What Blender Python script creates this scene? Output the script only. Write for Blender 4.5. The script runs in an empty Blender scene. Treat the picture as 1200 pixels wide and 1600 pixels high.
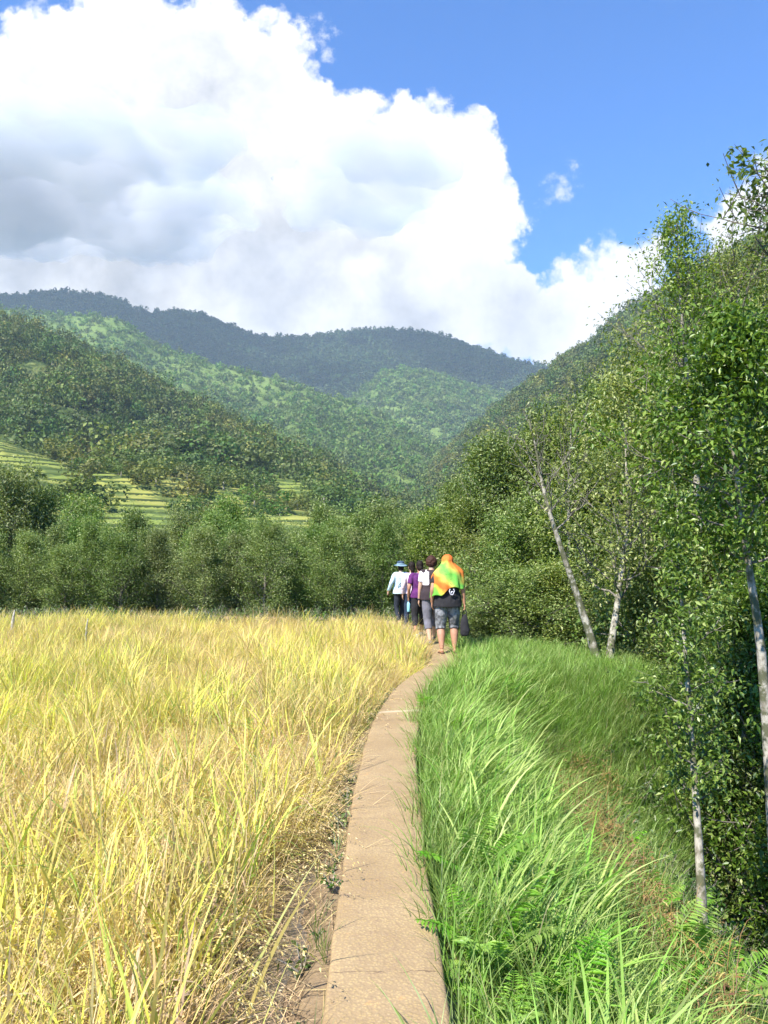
import bpy, math, random
import numpy as np
from mathutils import Vector, Matrix
R = math.radians
SC = bpy.context.scene
COL = SC.collection

# ------------------------------------------------------------------ camera
FPX = 1232.0; HORIZON = 868.0; EYE = 1.55
PITCH = math.atan((HORIZON - 800) / FPX)
cam_d = bpy.data.cameras.new('camera'); cam = bpy.data.objects.new('camera', cam_d); COL.objects.link(cam)
cam.location = (0, 0, EYE); cam.rotation_euler = (R(90) + PITCH, 0, 0)
cam_d.sensor_fit = 'VERTICAL'; cam_d.sensor_height = 36; cam_d.lens = 36 * FPX / 1600
cam_d.clip_start = 0.05; cam_d.clip_end = 20000
SC.camera = cam

def ray(px, py):
    a = (px - 600) / FPX; b = (800 - py) / FPX
    return np.array([a, math.cos(PITCH) - b * math.sin(PITCH), math.sin(PITCH) + b * math.cos(PITCH)])
def at(px, py, d):
    v = ray(px, py); v = v / v[1]
    return np.array([v[0] * d, d, EYE + v[2] * d])
def on_z(px, py, z):
    v = ray(px, py); t = (z - EYE) / v[2]
    return np.array([v[0] * t, v[1] * t, z])
def sky_uv(px, py):
    v = ray(px, py); return v[0] / v[1], v[2] / v[1]

# ------------------------------------------------------------------ light
SUN_DIR = Vector((-0.44, -0.56, 0.82)).normalized()      # towards the sun
sun_d = bpy.data.lights.new('sun', 'SUN'); sun = bpy.data.objects.new('sun', sun_d); COL.objects.link(sun)
sun_d.energy = 5.0; sun_d.angle = R(0.53); sun_d.color = (1.0, 0.955, 0.88)
sun.rotation_euler = SUN_DIR.to_track_quat('Z', 'Y').to_euler()
sun.location = (-20, -20, 40)
SC.view_settings.view_transform = 'Standard'; SC.view_settings.look = 'None'
SC.view_settings.exposure = 1.05; SC.view_settings.gamma = 1.0
SC.view_settings.use_curve_mapping = False
SC.cycles.use_denoising = True
SC.cycles.max_bounces = 5; SC.cycles.diffuse_bounces = 3; SC.cycles.glossy_bounces = 2
SC.cycles.transmission_bounces = 4; SC.cycles.volume_bounces = 1; SC.cycles.transparent_max_bounces = 8
SC.cycles.sample_clamp_indirect = 6; SC.cycles.sample_clamp_direct = 0
SC.cycles.caustics_reflective = False; SC.cycles.caustics_refractive = False
SC.cycles.use_adaptive_sampling = True; SC.cycles.adaptive_threshold = 0.02
SC.render.use_persistent_data = False

class NT:
    """small helper for node trees"""
    def __init__(s, nt): s.nt = nt; s.nt.nodes.clear()
    def n(s, typ, **kw):
        nd = s.nt.nodes.new(typ)
        for k, v in kw.items():
            if k == 'inp':
                for kk, vv in v.items():
                    if isinstance(vv, bpy.types.NodeSocket): s.nt.links.new(vv, nd.inputs[kk])
                    else: nd.inputs[kk].default_value = vv
            else: setattr(nd, k, v)
        return nd
    def l(s, a, b): s.nt.links.new(a, b)
    def math(s, op, a, b=0.0, c=None, clamp=False):
        nd = s.nt.nodes.new('ShaderNodeMath'); nd.operation = op; nd.use_clamp = clamp
        for i, v in enumerate((a, b, c)):
            if v is None: continue
            if isinstance(v, bpy.types.NodeSocket): s.nt.links.new(v, nd.inputs[i])
            else: nd.inputs[i].default_value = v
        return nd.outputs[0]
    def vmath(s, op, a, b=None, scale=None):
        nd = s.nt.nodes.new('ShaderNodeVectorMath'); nd.operation = op
        for i, v in enumerate((a, b)):
            if v is None: continue
            if isinstance(v, bpy.types.NodeSocket): s.nt.links.new(v, nd.inputs[i])
            else: nd.inputs[i].default_value = v
        if scale is not None:
            if isinstance(scale, bpy.types.NodeSocket): s.nt.links.new(scale, nd.inputs['Scale'])
            else: nd.inputs['Scale'].default_value = scale
        return nd
    def mix(s, f, a, b, blend='MIX'):
        nd = s.nt.nodes.new('ShaderNodeMix'); nd.data_type = 'RGBA'; nd.blend_type = blend
        for k, v in ((0, f), (6, a), (7, b)):
            if isinstance(v, bpy.types.NodeSocket): s.nt.links.new(v, nd.inputs[k])
            else: nd.inputs[k].default_value = v if k == 0 else (tuple(v) + (1,))[:4]
        return nd.outputs[2]
    def noise(s, vec, scale, detail=4, rough=0.55, dist=0.0, dim='3D'):
        nd = s.nt.nodes.new('ShaderNodeTexNoise'); nd.noise_dimensions = dim
        nd.inputs['Scale'].default_value = scale; nd.inputs['Detail'].default_value = detail
        nd.inputs['Roughness'].default_value = rough; nd.inputs['Distortion'].default_value = dist
        if vec is not None: s.nt.links.new(vec, nd.inputs['Vector'])
        return nd
    def ramp(s, f, stops):
        nd = s.nt.nodes.new('ShaderNodeValToRGB'); e = nd.color_ramp.elements
        while len(e) < len(stops): e.new(0.5)
        for i, (p, c) in enumerate(stops):
            e[i].position = p; e[i].color = (tuple(c) + (1,))[:4] if hasattr(c, '__len__') else (c, c, c, 1)
        s.nt.links.new(f, nd.inputs[0]); return nd.outputs[0]
    def smooth(s, v, lo, hi):
        nd = s.nt.nodes.new('ShaderNodeMapRange'); nd.interpolation_type = 'SMOOTHSTEP'
        s.nt.links.new(v, nd.inputs['Value']); nd.inputs['From Min'].default_value = lo; nd.inputs['From Max'].default_value = hi
        return nd.outputs[0]

# ------------------------------------------------------------------ world: blue sky with cumulus
w = bpy.data.worlds.new('World'); SC.world = w; w.use_nodes = True
w.cycles.sampling_method = 'MANUAL'; w.cycles.sample_map_resolution = 256
t = NT(w.node_tree)
sky = t.n('ShaderNodeTexSky', sky_type='NISHITA', sun_disc=False, sun_elevation=math.asin(SUN_DIR.z),
          sun_rotation=math.atan2(SUN_DIR.x, SUN_DIR.y), altitude=1200.0, air_density=1.0, dust_density=0.6, ozone_density=2.5)
tc = t.n('ShaderNodeTexCoord')
sep = t.n('ShaderNodeSeparateXYZ', inp={0: tc.outputs['Generated']})
yy = t.math('MAXIMUM', sep.outputs[1], 0.08)
U = t.math('DIVIDE', sep.outputs[0], yy); V = t.math('DIVIDE', sep.outputs[2], yy)
P0 = t.n('ShaderNodeCombineXYZ', inp={0: U, 1: V, 2: 0.0}).outputs[0]
# the outline is billowed by warping the place where the big masses are looked up
n1 = t.noise(P0, 7.0, 6, 0.62)
n2 = t.noise(P0, 30.0, 5, 0.6)
w1 = t.vmath('SCALE', t.vmath('SUBTRACT', n1.outputs['Color'], (0.5, 0.5, 0.5)).outputs[0], scale=0.115).outputs[0]
w2 = t.vmath('SCALE', t.vmath('SUBTRACT', n2.outputs['Color'], (0.5, 0.5, 0.5)).outputs[0], scale=0.035).outputs[0]
PW = t.vmath('ADD', t.vmath('ADD', P0, w1).outputs[0], w2).outputs[0]
def blobs(lst, P):
    acc = None
    for (px, py, r) in lst:
        u, v = sky_uv(px, py)
        d = t.vmath('DISTANCE', P, (u, v, 0.0)).outputs['Value']
        rr = r / FPX * 1.04
        b = t.math('MULTIPLY_ADD', d, -1.0, rr)          # signed distance, in picture units
        acc = b if acc is None else t.math('SMOOTH_MAX', acc, b, 0.012)
    return acc
CL = [(120, 230, 225), (290, 130, 165), (50, 190, 150), (400, 120, 95), (430, 300, 205), (200, 60, 120), (640, 290, 130), (655, 215, 75),
      (725, 250, 82), (755, 345, 88), (560, 420, 190), (700, 455, 130), (200, 430, 230), (0, 400, 160), (800, 480, 105),
      (880, 470, 95), (955, 440, 78), (1000, 425, 55), (900, 540, 110), (985, 490, 95), (850, 430, 50), (1165, 345, 72), (1120, 345, 46), (1215, 310, 70), (1060, 470, 55),
      (1180, 420, 100), (455, 60, 40), (-200, 300, 260), (-500, 350, 220), (1400, 330, 140), (1600, 300, 110), (450, 520, 150), (780, 300, 30), (330, 500, 120), (650, 520, 110)]
sd = blobs(CL, PW)
vo = t.n('ShaderNodeTexVoronoi', feature='SMOOTH_F1', inp={'Vector': PW, 'Scale': 17.0, 'Smoothness': 0.5})
vo2 = t.n('ShaderNodeTexVoronoi', feature='SMOOTH_F1', inp={'Vector': PW, 'Scale': 46.0, 'Smoothness': 0.4})
puff = t.math('MULTIPLY_ADD', vo.outputs['Distance'], -0.050, 0.022)
puff2 = t.math('MULTIPLY_ADD', vo2.outputs['Distance'], -0.022, 0.009)
dens = t.math('ADD', t.math('ADD', sd, puff), puff2)
fine = t.noise(P0, 75.0, 5, 0.65)
dens = t.math('ADD', dens, t.math('MULTIPLY_ADD', fine.outputs['Fac'], 0.022, -0.011))
alpha = t.smooth(dens, -0.004, 0.020)
# small torn wisps
wisp = blobs([(882, 296, 20), (505, 48, 17), (512, 88, 14), (893, 262, 9), (838, 322, 12), (568, 208, 14), (600, 190, 14)], PW)
wn = t.noise(P0, 42.0, 5, 0.7)
wisp = t.math('ADD', wisp, t.math('MULTIPLY_ADD', wn.outputs['Fac'], 0.07, -0.038))
alpha = t.math('MAXIMUM', alpha, t.math('MULTIPLY', t.smooth(wisp, -0.008, 0.02), 0.62))
# thickness of the cloud: thick parts seen from below are greyer
g = blobs([(290, 230, 60), (230, 370, 120), (430, 430, 60), (60, 430, 60), (450, 385, 46), (640, 520, 60), (820, 510, 40), (330, 140, 40), (100, 190, 20), (310, 320, 70)], PW)
gn = t.noise(P0, 9.0, 7, 0.6, 0.3)
gv = t.math('ADD', g, t.math('MULTIPLY_ADD', gn.outputs['Fac'], 0.32, -0.16))
grey = t.smooth(gv, -0.07, 0.12)
bil = t.math('ADD', t.math('MULTIPLY', vo.outputs['Distance'], 0.9), t.math('MULTIPLY', fine.outputs['Fac'], 0.35))
bil = t.smooth(bil, 0.3, 1.0)
edge = t.smooth(dens, 0.0, 0.12)
lum = t.math('SUBTRACT', 1.0, t.math('MULTIPLY', grey, 0.34))
lum = t.math('MULTIPLY', lum, t.math('SUBTRACT', 1.0, t.math('MULTIPLY', t.math('MULTIPLY', bil, edge), 0.30)))
ccol = t.mix(grey, (0.575, 0.572, 0.580), (0.49, 0.51, 0.57))
ccol2 = t.vmath('SCALE', ccol, scale=lum).outputs[0]
SKY_K = 0.108
skyc = t.vmath('SCALE', sky.outputs[0], scale=SKY_K).outputs[0]
skyc = t.vmath('MULTIPLY', skyc, (0.34, 0.82, 1.36)).outputs[0]
front = t.smooth(sep.outputs[1], 0.10, 0.30)
am = t.math('MULTIPLY', alpha, front)
fin = t.mix(am, skyc, ccol2)
bg = t.n('ShaderNodeBackground', inp={'Color': fin, 'Strength': 1.0})
out = t.n('ShaderNodeOutputWorld'); t.l(bg.outputs[0], out.inputs[0])

# ------------------------------------------------------------------ object helpers
def tag(o, label=None, cat=None, group=None, kind=None):
    if label: o['label'] = label
    if cat: o['category'] = cat
    if group: o['group'] = group
    if kind: o['kind'] = kind
    return o
def empty(name, loc=(0, 0, 0), rz=0.0):
    o = bpy.data.objects.new(name, None); COL.objects.link(o); o.location = loc; o.rotation_euler = (0, 0, rz)
    o.empty_display_size = 0.2
    return o
def mesh_np(name, V, F, mats=(), smooth=False, mi=None, attrs=None):
    """V (n,3); F either one (m,k) array or a list of such arrays"""
    me = bpy.data.meshes.new(name)
    Fs = F if isinstance(F, (list, tuple)) else [F]
    Fs = [np.asarray(f, dtype=np.int32) for f in Fs if len(f)]
    V = np.asarray(V, dtype=np.float32)
    me.vertices.add(len(V)); me.vertices.foreach_set('co', V.ravel())
    if Fs:
        loops = np.concatenate([f.ravel() for f in Fs])
        tot = np.concatenate([np.full(len(f), f.shape[1], dtype=np.int32) for f in Fs])
        start = np.concatenate([[0], np.cumsum(tot)[:-1]]).astype(np.int32)
        me.loops.add(len(loops)); me.loops.foreach_set('vertex_index', loops)
        me.polygons.add(len(tot)); me.polygons.foreach_set('loop_start', start); me.polygons.foreach_set('loop_total', tot)
        if smooth: me.polygons.foreach_set('use_smooth', np.ones(len(tot), dtype=bool))
        if mi is not None: me.polygons.foreach_set('material_index', np.asarray(mi, dtype=np.int32))
    for m in mats: me.materials.append(m)
    for k, (typ, a) in (attrs or {}).items():
        at_ = me.attributes.new(k, typ, 'POINT')
        at_.data.foreach_set('vector' if typ == 'FLOAT_VECTOR' else 'value', np.asarray(a).ravel())
    me.update(calc_edges=True)
    return me
def link(name, me, parent=None, loc=None):
    o = bpy.data.objects.new(name, me); COL.objects.link(o)
    if parent: o.parent = parent
    if loc is not None: o.location = loc
    return o

class MB:
    """collects tubes and faces with a per-vertex value rnd"""
    def __init__(s): s.V = []; s.F = {3: [], 4: []}; s.M = {3: [], 4: []}; s.A = []; s.n = 0
    def add(s, V, F, mat=0, rnd=0.0):
        V = np.asarray(V, dtype=np.float64).reshape(-1, 3); F = np.asarray(F, dtype=np.int64)
        s.V.append(V); s.F[F.shape[1]].append(F + s.n); s.M[F.shape[1]].append(np.full(len(F), mat, dtype=np.int32))
        r = np.broadcast_to(np.asarray(rnd, dtype=np.float64), (len(V),)); s.A.append(r); s.n += len(V)
    def arrays(s):
        V = np.concatenate(s.V); A = np.concatenate(s.A); Fs = []; Ms = []
        for k in (3, 4):
            if s.F[k]: Fs.append(np.concatenate(s.F[k])); Ms.append(np.concatenate(s.M[k]))
        return V, Fs, np.concatenate(Ms), A
    def mesh(s, name, mats, smooth=False):
        V, Fs, M, A = s.arrays()
        return mesh_np(name, V, Fs, mats, smooth, M, {'rnd': ('FLOAT', A)})

def tube(mb, pts, rad, sides=6, mat=0, rnd=0.5, cap=True):
    pts = np.asarray(pts, dtype=np.float64); n = len(pts); rad = np.broadcast_to(np.asarray(rad, dtype=np.float64), (n,))
    tan = np.gradient(pts, axis=0); tan /= np.linalg.norm(tan, axis=1)[:, None] + 1e-12
    ref = np.array([0, 0, 1.0]) if abs(tan[0][2]) < 0.9 else np.array([1.0, 0, 0])
    a = np.cross(tan, ref); a /= np.linalg.norm(a, axis=1)[:, None] + 1e-12
    b = np.cross(tan, a)
    th = np.arange(sides) * 2 * math.pi / sides
    ring = pts[:, None, :] + rad[:, None, None] * (np.cos(th)[None, :, None] * a[:, None, :] + np.sin(th)[None, :, None] * b[:, None, :])
    i = np.arange(n - 1)[:, None] * sides; j = np.arange(sides)[None, :]; j2 = (j + 1) % sides
    F = np.stack([i + j, i + j2, i + sides + j2, i + sides + j], axis=-1).reshape(-1, 4)
    V = ring.reshape(-1, 3)
    if cap:
        V = np.concatenate([V, pts[:1], pts[-1:]])
        c0 = n * sides; k = np.arange(sides)
        F3 = np.concatenate([np.stack([k * 0 + c0, (k + 1) % sides, k], 1), np.stack([k * 0 + c0 + 1, (n - 1) * sides + k, (n - 1) * sides + (k + 1) % sides], 1)])
        base = mb.n; mb.add(V, F, mat, rnd)
        mb.F[3].append(F3 + base); mb.M[3].append(np.full(len(F3), mat, dtype=np.int32))
    else: mb.add(V, F, mat, rnd)

def norm(v): return v / (np.linalg.norm(v, axis=-1, keepdims=True) + 1e-12)
def leaves(mb, rs, P, D, L, Wd, mat=0, rnd=None, fold=0.25, up=None, droop=0.0):
    """many leaf blades: base, tip and two side points, folded along the midrib"""
    N = len(P); D = norm(D)
    L = np.broadcast_to(L, (N,))[:, None]; Wd = np.broadcast_to(Wd, (N,))[:, None]
    u = rs.normal(size=(N, 3)) * 0.7 + (np.array([0, 0, 1.0]) if up is None else up)
    S = norm(np.cross(D, u)); Nn = norm(np.cross(S, D))
    base = P; tip = P + D * L - np.array([0, 0, 1.0]) * L * droop
    mid = P + D * L * 0.45
    l_ = mid + S * Wd * 0.5 + Nn * Wd * fold; r_ = mid - S * Wd * 0.5 + Nn * Wd * fold
    V = np.stack([base, r_, tip, l_], axis=1).reshape(-1, 3)
    k = np.arange(N)[:, None] * 4
    F = np.concatenate([k + np.array([[0, 1, 2]]), k + np.array([[0, 2, 3]])])
    r = rs.random(N) if rnd is None else np.broadcast_to(rnd, (N,))
    mb.add(V, F, mat, np.repeat(r, 4))
def blade(mb, rs, P, az, L, Wd, bend, lean, mat=0, rnd=None, seg=4, twist=0.6):
    """many grass blades: flat tapering strips that arch over; all arguments arrays of N"""
    N = len(P); t_ = np.linspace(0, 1, seg + 1)[None, :]
    L = np.broadcast_to(L, (N,))[:, None]; Wd = np.broadcast_to(Wd, (N,))[:, None]
    ang = np.broadcast_to(lean, (N,))[:, None] + np.broadcast_to(bend, (N,))[:, None] * t_ ** 1.4
    ds = L / seg
    hx = np.cumsum(np.sin(ang) * ds, axis=1) - np.sin(ang[:, :1]) * ds
    hz = np.cumsum(np.cos(ang) * ds, axis=1) - np.cos(ang[:, :1]) * ds
    dx = np.cos(az)[:, None]; dy = np.sin(az)[:, None]
    C = np.stack([P[:, :1] + hx * dx, P[:, 1:2] + hx * dy, P[:, 2:3] + hz], axis=-1)
    tw = az[:, None] + math.pi / 2 + (rs.random(N)[:, None] - 0.5) * 2 * twist
    S = np.stack([np.cos(tw), np.sin(tw), np.zeros_like(tw)], axis=-1)
    wt = Wd * (1 - t_ ** 2.2 * 0.96) * (0.55 + 0.45 * np.minimum(1, t_ * 4))
    V = np.stack([C - S * wt[..., None] / 2, C + S * wt[..., None] / 2], axis=2).reshape(-1, 3)
    k = np.arange(N)[:, None, None] * (2 * (seg + 1)); j = np.arange(seg)[None, :, None] * 2
    F = (k + j + np.array([0, 1, 3, 2])[None, None, :]).reshape(-1, 4)
    r = rs.random(N) if rnd is None else np.broadcast_to(rnd, (N,))
    mb.add(V, F, mat, np.repeat(r, 2 * (seg + 1)))
    return C

_gn = {}
def scatter_group(K):
    """node group: the mesh carries its own K patterns (proto = 1..K) and the places (proto = 0)"""
    if K in _gn: return _gn[K]
    g = bpy.data.node_groups.new('scatter_%d' % K, 'GeometryNodeTree')
    g.interface.new_socket('Geometry', in_out='INPUT', socket_type='NodeSocketGeometry')
    g.interface.new_socket('Geometry', in_out='OUTPUT', socket_type='NodeSocketGeometry')
    N = g.nodes; Lk = g.links
    gi = N.new('NodeGroupInput'); go = N.new('NodeGroupOutput')
    def attr(nm, typ):
        a = N.new('GeometryNodeInputNamedAttribute'); a.data_type = typ; a.inputs['Name'].default_value = nm; return a.outputs['Attribute']
    pr = attr('proto', 'INT')
    def sel(k):
        c = N.new('FunctionNodeCompare'); c.data_type = 'INT'; c.operation = 'EQUAL'
        Lk.new(pr, c.inputs[2]); c.inputs[3].default_value = k
        s_ = N.new('GeometryNodeSeparateGeometry'); s_.domain = 'POINT'
        Lk.new(gi.outputs[0], s_.inputs[0]); Lk.new(c.outputs[0], s_.inputs[1]); return s_.outputs[0]
    j = N.new('GeometryNodeGeometryToInstance')
    for k in range(K):
        one = N.new('GeometryNodeGeometryToInstance'); Lk.new(sel(k + 1), one.inputs[0])
        if k == 0: jn = N.new('GeometryNodeJoinGeometry')
        Lk.new(one.outputs[0], jn.inputs[0])
    N.remove(j)
    ip = N.new('GeometryNodeInstanceOnPoints')
    Lk.new(sel(0), ip.inputs['Points']); Lk.new(jn.outputs[0], ip.inputs['Instance'])
    ip.inputs['Pick Instance'].default_value = True
    Lk.new(attr('pick', 'INT'), ip.inputs['Instance Index'])
    er = N.new('FunctionNodeEulerToRotation'); Lk.new(attr('rot', 'FLOAT_VECTOR'), er.inputs[0]); Lk.new(er.outputs[0], ip.inputs['Rotation'])
    Lk.new(attr('scl', 'FLOAT_VECTOR'), ip.inputs['Scale'])
    Lk.new(ip.outputs[0], go.inputs[0])
    _gn[K] = g; return g
def scatter(name, protos, pts, rot, scl, mats, label, cat, rs, pick=None, kind='stuff', group=None):
    """ONE object of something nobody could count, repeated from a few patterns"""
    K = len(protos); V = []; F = {3: [], 4: []}; M = {3: [], 4: []}; A = []; PR = []; n = 0
    for k, mb in enumerate(protos):
        v, fs, mi, a = mb.arrays(); o = 0
        for f in fs:
            F[f.shape[1]].append(f + n); M[f.shape[1]].append(mi[o:o + len(f)]); o += len(f)
        V.append(v); A.append(a); PR.append(np.full(len(v), k + 1)); n += len(v)
    N = len(pts); pts = np.asarray(pts)
    V.append(pts); A.append(np.zeros(N)); PR.append(np.zeros(N))
    scl = np.asarray(scl)
    if scl.ndim == 1: scl = np.repeat(scl[:, None], 3, axis=1)
    pk = rs.integers(0, K, N) if pick is None else pick
    z = lambda c: np.zeros((n, c)) if c > 1 else np.zeros(n)
    at_ = {'proto': ('INT', np.concatenate(PR).astype(np.int32)), 'rnd': ('FLOAT', np.concatenate(A).astype(np.float32)),
           'pick': ('INT', np.concatenate([z(1), pk]).astype(np.int32)),
           'rot': ('FLOAT_VECTOR', np.concatenate([z(3), rot]).astype(np.float32)),
           'scl': ('FLOAT_VECTOR', np.concatenate([z(3), scl]).astype(np.float32))}
    Fs = [np.concatenate(F[k]) for k in (3, 4) if F[k]]; Ms = np.concatenate([np.concatenate(M[k]) for k in (3, 4) if M[k]])
    me = mesh_np(name, np.concatenate(V), Fs, mats, False, Ms, at_)
    o = link(name, me); md = o.modifiers.new('scatter', 'NODES'); md.node_group = scatter_group(K)
    tag(o, label, cat, group, kind); return o

# value noise for terrain (numpy, smooth, tiled hash)
def vnoise(x, y, seed=0):
    x = np.asarray(x, dtype=np.float64); y = np.asarray(y, dtype=np.float64)
    xi = np.floor(x).astype(np.int64); yi = np.floor(y).astype(np.int64); fx = x - xi; fy = y - yi
    fx = fx * fx * fx * (fx * (fx * 6 - 15) + 10); fy = fy * fy * fy * (fy * (fy * 6 - 15) + 10)
    def h(a, b):
        n = (a * 374761393 + b * 668265263 + seed * 974711) & 0xffffffff
        n = ((n ^ (n >> 13)) * 1274126177) & 0xffffffff
        return ((n ^ (n >> 16)) & 0xffff) / 65535.0
    a = h(xi, yi); b = h(xi + 1, yi); c = h(xi, yi + 1); d = h(xi + 1, yi + 1)
    return (a * (1 - fx) + b * fx) * (1 - fy) + (c * (1 - fx) + d * fx) * fy
def fbm(x, y, seed=0, oct_=4, g=0.5):
    s = 0; a = 1; tot = 0
    for k in range(oct_):
        s = s + a * vnoise(x * 2 ** k + 17.3 * k, y * 2 ** k - 9.1 * k, seed + k); tot += a; a *= g
    return s / tot - 0.5
def ridged(x, y, seed=0, oct_=4, g=0.5):
    s = 0; a = 1; tot = 0
    for k in range(oct_):
        s = s + a * (1 - np.abs(2 * vnoise(x * 2 ** k + 5.3 * k, y * 2 ** k + 3.7 * k, seed + k) - 1)); tot += a; a *= g
    return s / tot
def sstep(a, b, x): q = np.clip((x - a) / (b - a), 0, 1); return q * q * (3 - 2 * q)

# ------------------------------------------------------------------ materials
def mat(name):
    m = bpy.data.materials.new(name); m.use_nodes = True; return m, NT(m.node_tree)
def finish(t, sh, disp=None):
    o = t.n('ShaderNodeOutputMaterial'); t.l(sh, o.inputs[0])
def foliage(name, ramp, transl=0.35, rough=0.42, spec=0.5, tcol=(1.15, 1.25, 0.45), hue=0.12, patch=None):
    """leaf material: per-leaf colour from rnd, a shift per plant, light passing through the blade"""
    m, t = mat(name)
    a = t.n('ShaderNodeAttribute', attribute_name='rnd')
    c = t.ramp(a.outputs['Fac'], ramp)
    oi = t.n('ShaderNodeObjectInfo')
    hs = t.n('ShaderNodeHueSaturation', inp={'Hue': t.math('MULTIPLY_ADD', oi.outputs['Random'], hue * 0.35, 0.5 - hue * 0.175),
             'Saturation': t.math('MULTIPLY_ADD', oi.outputs['Random'], 0.2, 0.9),
             'Value': t.math('MULTIPLY_ADD', t.math('FRACT', t.math('MULTIPLY', oi.outputs['Random'], 7.13)), hue * 3.2, 1 - hue * 1.6), 'Color': c})
    c = hs.outputs[0]
    if patch:
        g = t.n('ShaderNodeNewGeometry')
        n = t.noise(g.outputs['Position'], patch[0], 3, 0.55)
        c = t.mix(t.smooth(n.outputs['Fac'], patch[2], patch[3]), c, t.mix(1.0, c, patch[1], 'MULTIPLY'))
    p = t.n('ShaderNodeBsdfPrincipled', inp={'Base Color': c, 'Roughness': rough, 'Specular IOR Level': spec})
    tr = t.n('ShaderNodeBsdfTranslucent', inp={'Color': t.mix(1.0, c, tcol, 'MULTIPLY')})
    mx = t.n('ShaderNodeMixShader', inp={0: transl, 1: p.outputs[0], 2: tr.outputs[0]})
    finish(t, mx.outputs[0]); return m
def plain(name, col, rough=0.7, var=0.25, scale=30.0, spec=0.3, bump=0.0):
    m, t = mat(name)
    c = t.n('ShaderNodeTexCoord')
    n = t.noise(c.outputs['Object'], scale, 4, 0.6)
    k = t.mix(t.smooth(n.outputs['Fac'], 0.3, 0.7), tuple(x * (1 - var) for x in col), tuple(min(1, x * (1 + var)) for x in col))
    p = t.n('ShaderNodeBsdfPrincipled', inp={'Base Color': k, 'Roughness': rough, 'Specular IOR Level': spec})
    if bump:
        b = t.n('ShaderNodeBump', inp={'Height': n.outputs['Fac'], 'Strength': bump, 'Distance': 0.02}); t.l(b.outputs[0], p.inputs['Normal'])
    finish(t, p.outputs[0]); return m
# ------------------------------------------------------------------ terrain
PW_ = 0.215                                                # half width of the path
_pc = [(607, 1600), (602, 1400), (603, 1300), (604, 1200), (617, 1120), (649, 1070), (691, 1040), (700, 1022)]
PATH = [(-0.05, -3.0), (0.0, 0.5)] + [tuple(on_z(px, py, 0)[:2]) for px, py in _pc]
PATH += [(0.93, 13.6), (0.80, 15.0), (0.66, 16.3), (0.45, 17.5), (0.12, 18.5), (-0.5, 19.2), (-1.6, 19.7), (-3.2, 20.0), (-6, 20.3), (-12, 20.8)]
PATH = np.array(PATH)
def smooth_poly(P, n=260):
    P = np.asarray(P, dtype=float)
    for _ in range(3):
        Q = [P[0]]
        for a, b in zip(P[:-1], P[1:]): Q += [a * 0.75 + b * 0.25, a * 0.25 + b * 0.75]
        Q.append(P[-1]); P = np.array(Q)
    d = np.concatenate([[0], np.cumsum(np.linalg.norm(np.diff(P, axis=0), axis=1))])
    s = np.linspace(0, d[-1], n)
    return np.stack([np.interp(s, d, P[:, 0]), np.interp(s, d, P[:, 1])], 1)
PC = smooth_poly(PATH)
_i = PC[:, 1] < 18.6
def pathx(y):
    yy_ = PC[_i][:, 1]; xx_ = PC[_i][:, 0]
    return np.interp(y, yy_, xx_)
def path_dist(x, y):
    x = np.asarray(x, float); y = np.asarray(y, float)
    sh = x.shape; X = x.ravel(); Y = y.ravel(); best = np.full(len(X), 1e9)
    for k in range(0, len(PC), 2):
        best = np.minimum(best, (X - PC[k, 0]) ** 2 + (Y - PC[k, 1]) ** 2)
    return np.sqrt(best).reshape(sh)
FIELD_Y = 18.2
def edge(y): return np.interp(y, [-3, 0, 2.5, 3.5, 6, 8.5, 10, 11, 12, 12.8, 13.6, 15, 17, 19], [1.42, 1.42, 1.42, 1.42, 1.42, 1.48, 1.85, 2.55, 2.8, 2.5, 1.6, 1.1, .9, .8])
def h(x, y):
    x = np.asarray(x, float); y = np.asarray(y, float)
    s = x - pathx(y)
    field = -0.20 + 0.03 * fbm(x * 2.2, y * 2.2, 3, 3) + 0.15 * sstep(-0.42, -0.22, s) * (.8 + fbm(x * 3, y * 3, 6, 3))
    # bank on the right
    tt = np.clip(s - PW_, 0, 60)
    e = edge(y); flat = sstep(8.6, 11.2, y)
    slope = 0.56 * (1 - flat) + 0.06 * flat
    b = -0.10 - slope * np.minimum(tt, e)
    hollow = 0.30 * np.exp(-((y - 9.4) / 1.3) ** 2) * sstep(0.5, 1.4, tt)
    b = b - hollow
    over = np.clip(tt - e, 0, None)
    floor_ = -5.2 + 0.30 * np.clip(x - 9, 0, 30)
    drop = b - (0.75 * np.minimum(over, 1.0) + 1.5 * np.clip(over - 1, 0, None))
    right = np.maximum(drop, floor_) + 0.10 * fbm(x * 0.9, y * 0.9, 8, 4) * sstep(0.2, 1.0, tt)
    near = np.where(s < 0, field, right)
    # beyond the far edge of the field
    far = -1.3 - 0.10 * np.clip(y - 20, 0, 60) + 0.4 * fbm(x * .1, y * .1, 5, 3)
    dist = np.hypot(x, y)
    far = far + 0.035 * np.clip(dist - 110, 0, 900)
    k = sstep(20.9, 23.0, y - 0.0 * x)
    bund = -0.04 + 0.04 * fbm(x * 2, y * 2, 4, 2)
    kk = sstep(FIELD_Y, FIELD_Y + 0.25, y) * (s < PW_ + .3)
    near = np.where(kk > 0, near * (1 - kk) + bund * kk, near)
    far_r = np.maximum(np.minimum(far, -3.0 + 0 * far), near)
    far = np.where(s > 1.2, np.minimum(far, near), far)
    z = near * (1 - k) + far * k
    z = np.where((x < -17), z * 1.0 - 0.6 * sstep(17, 18.5, -x) * (1 - k), z)
    return z

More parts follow.
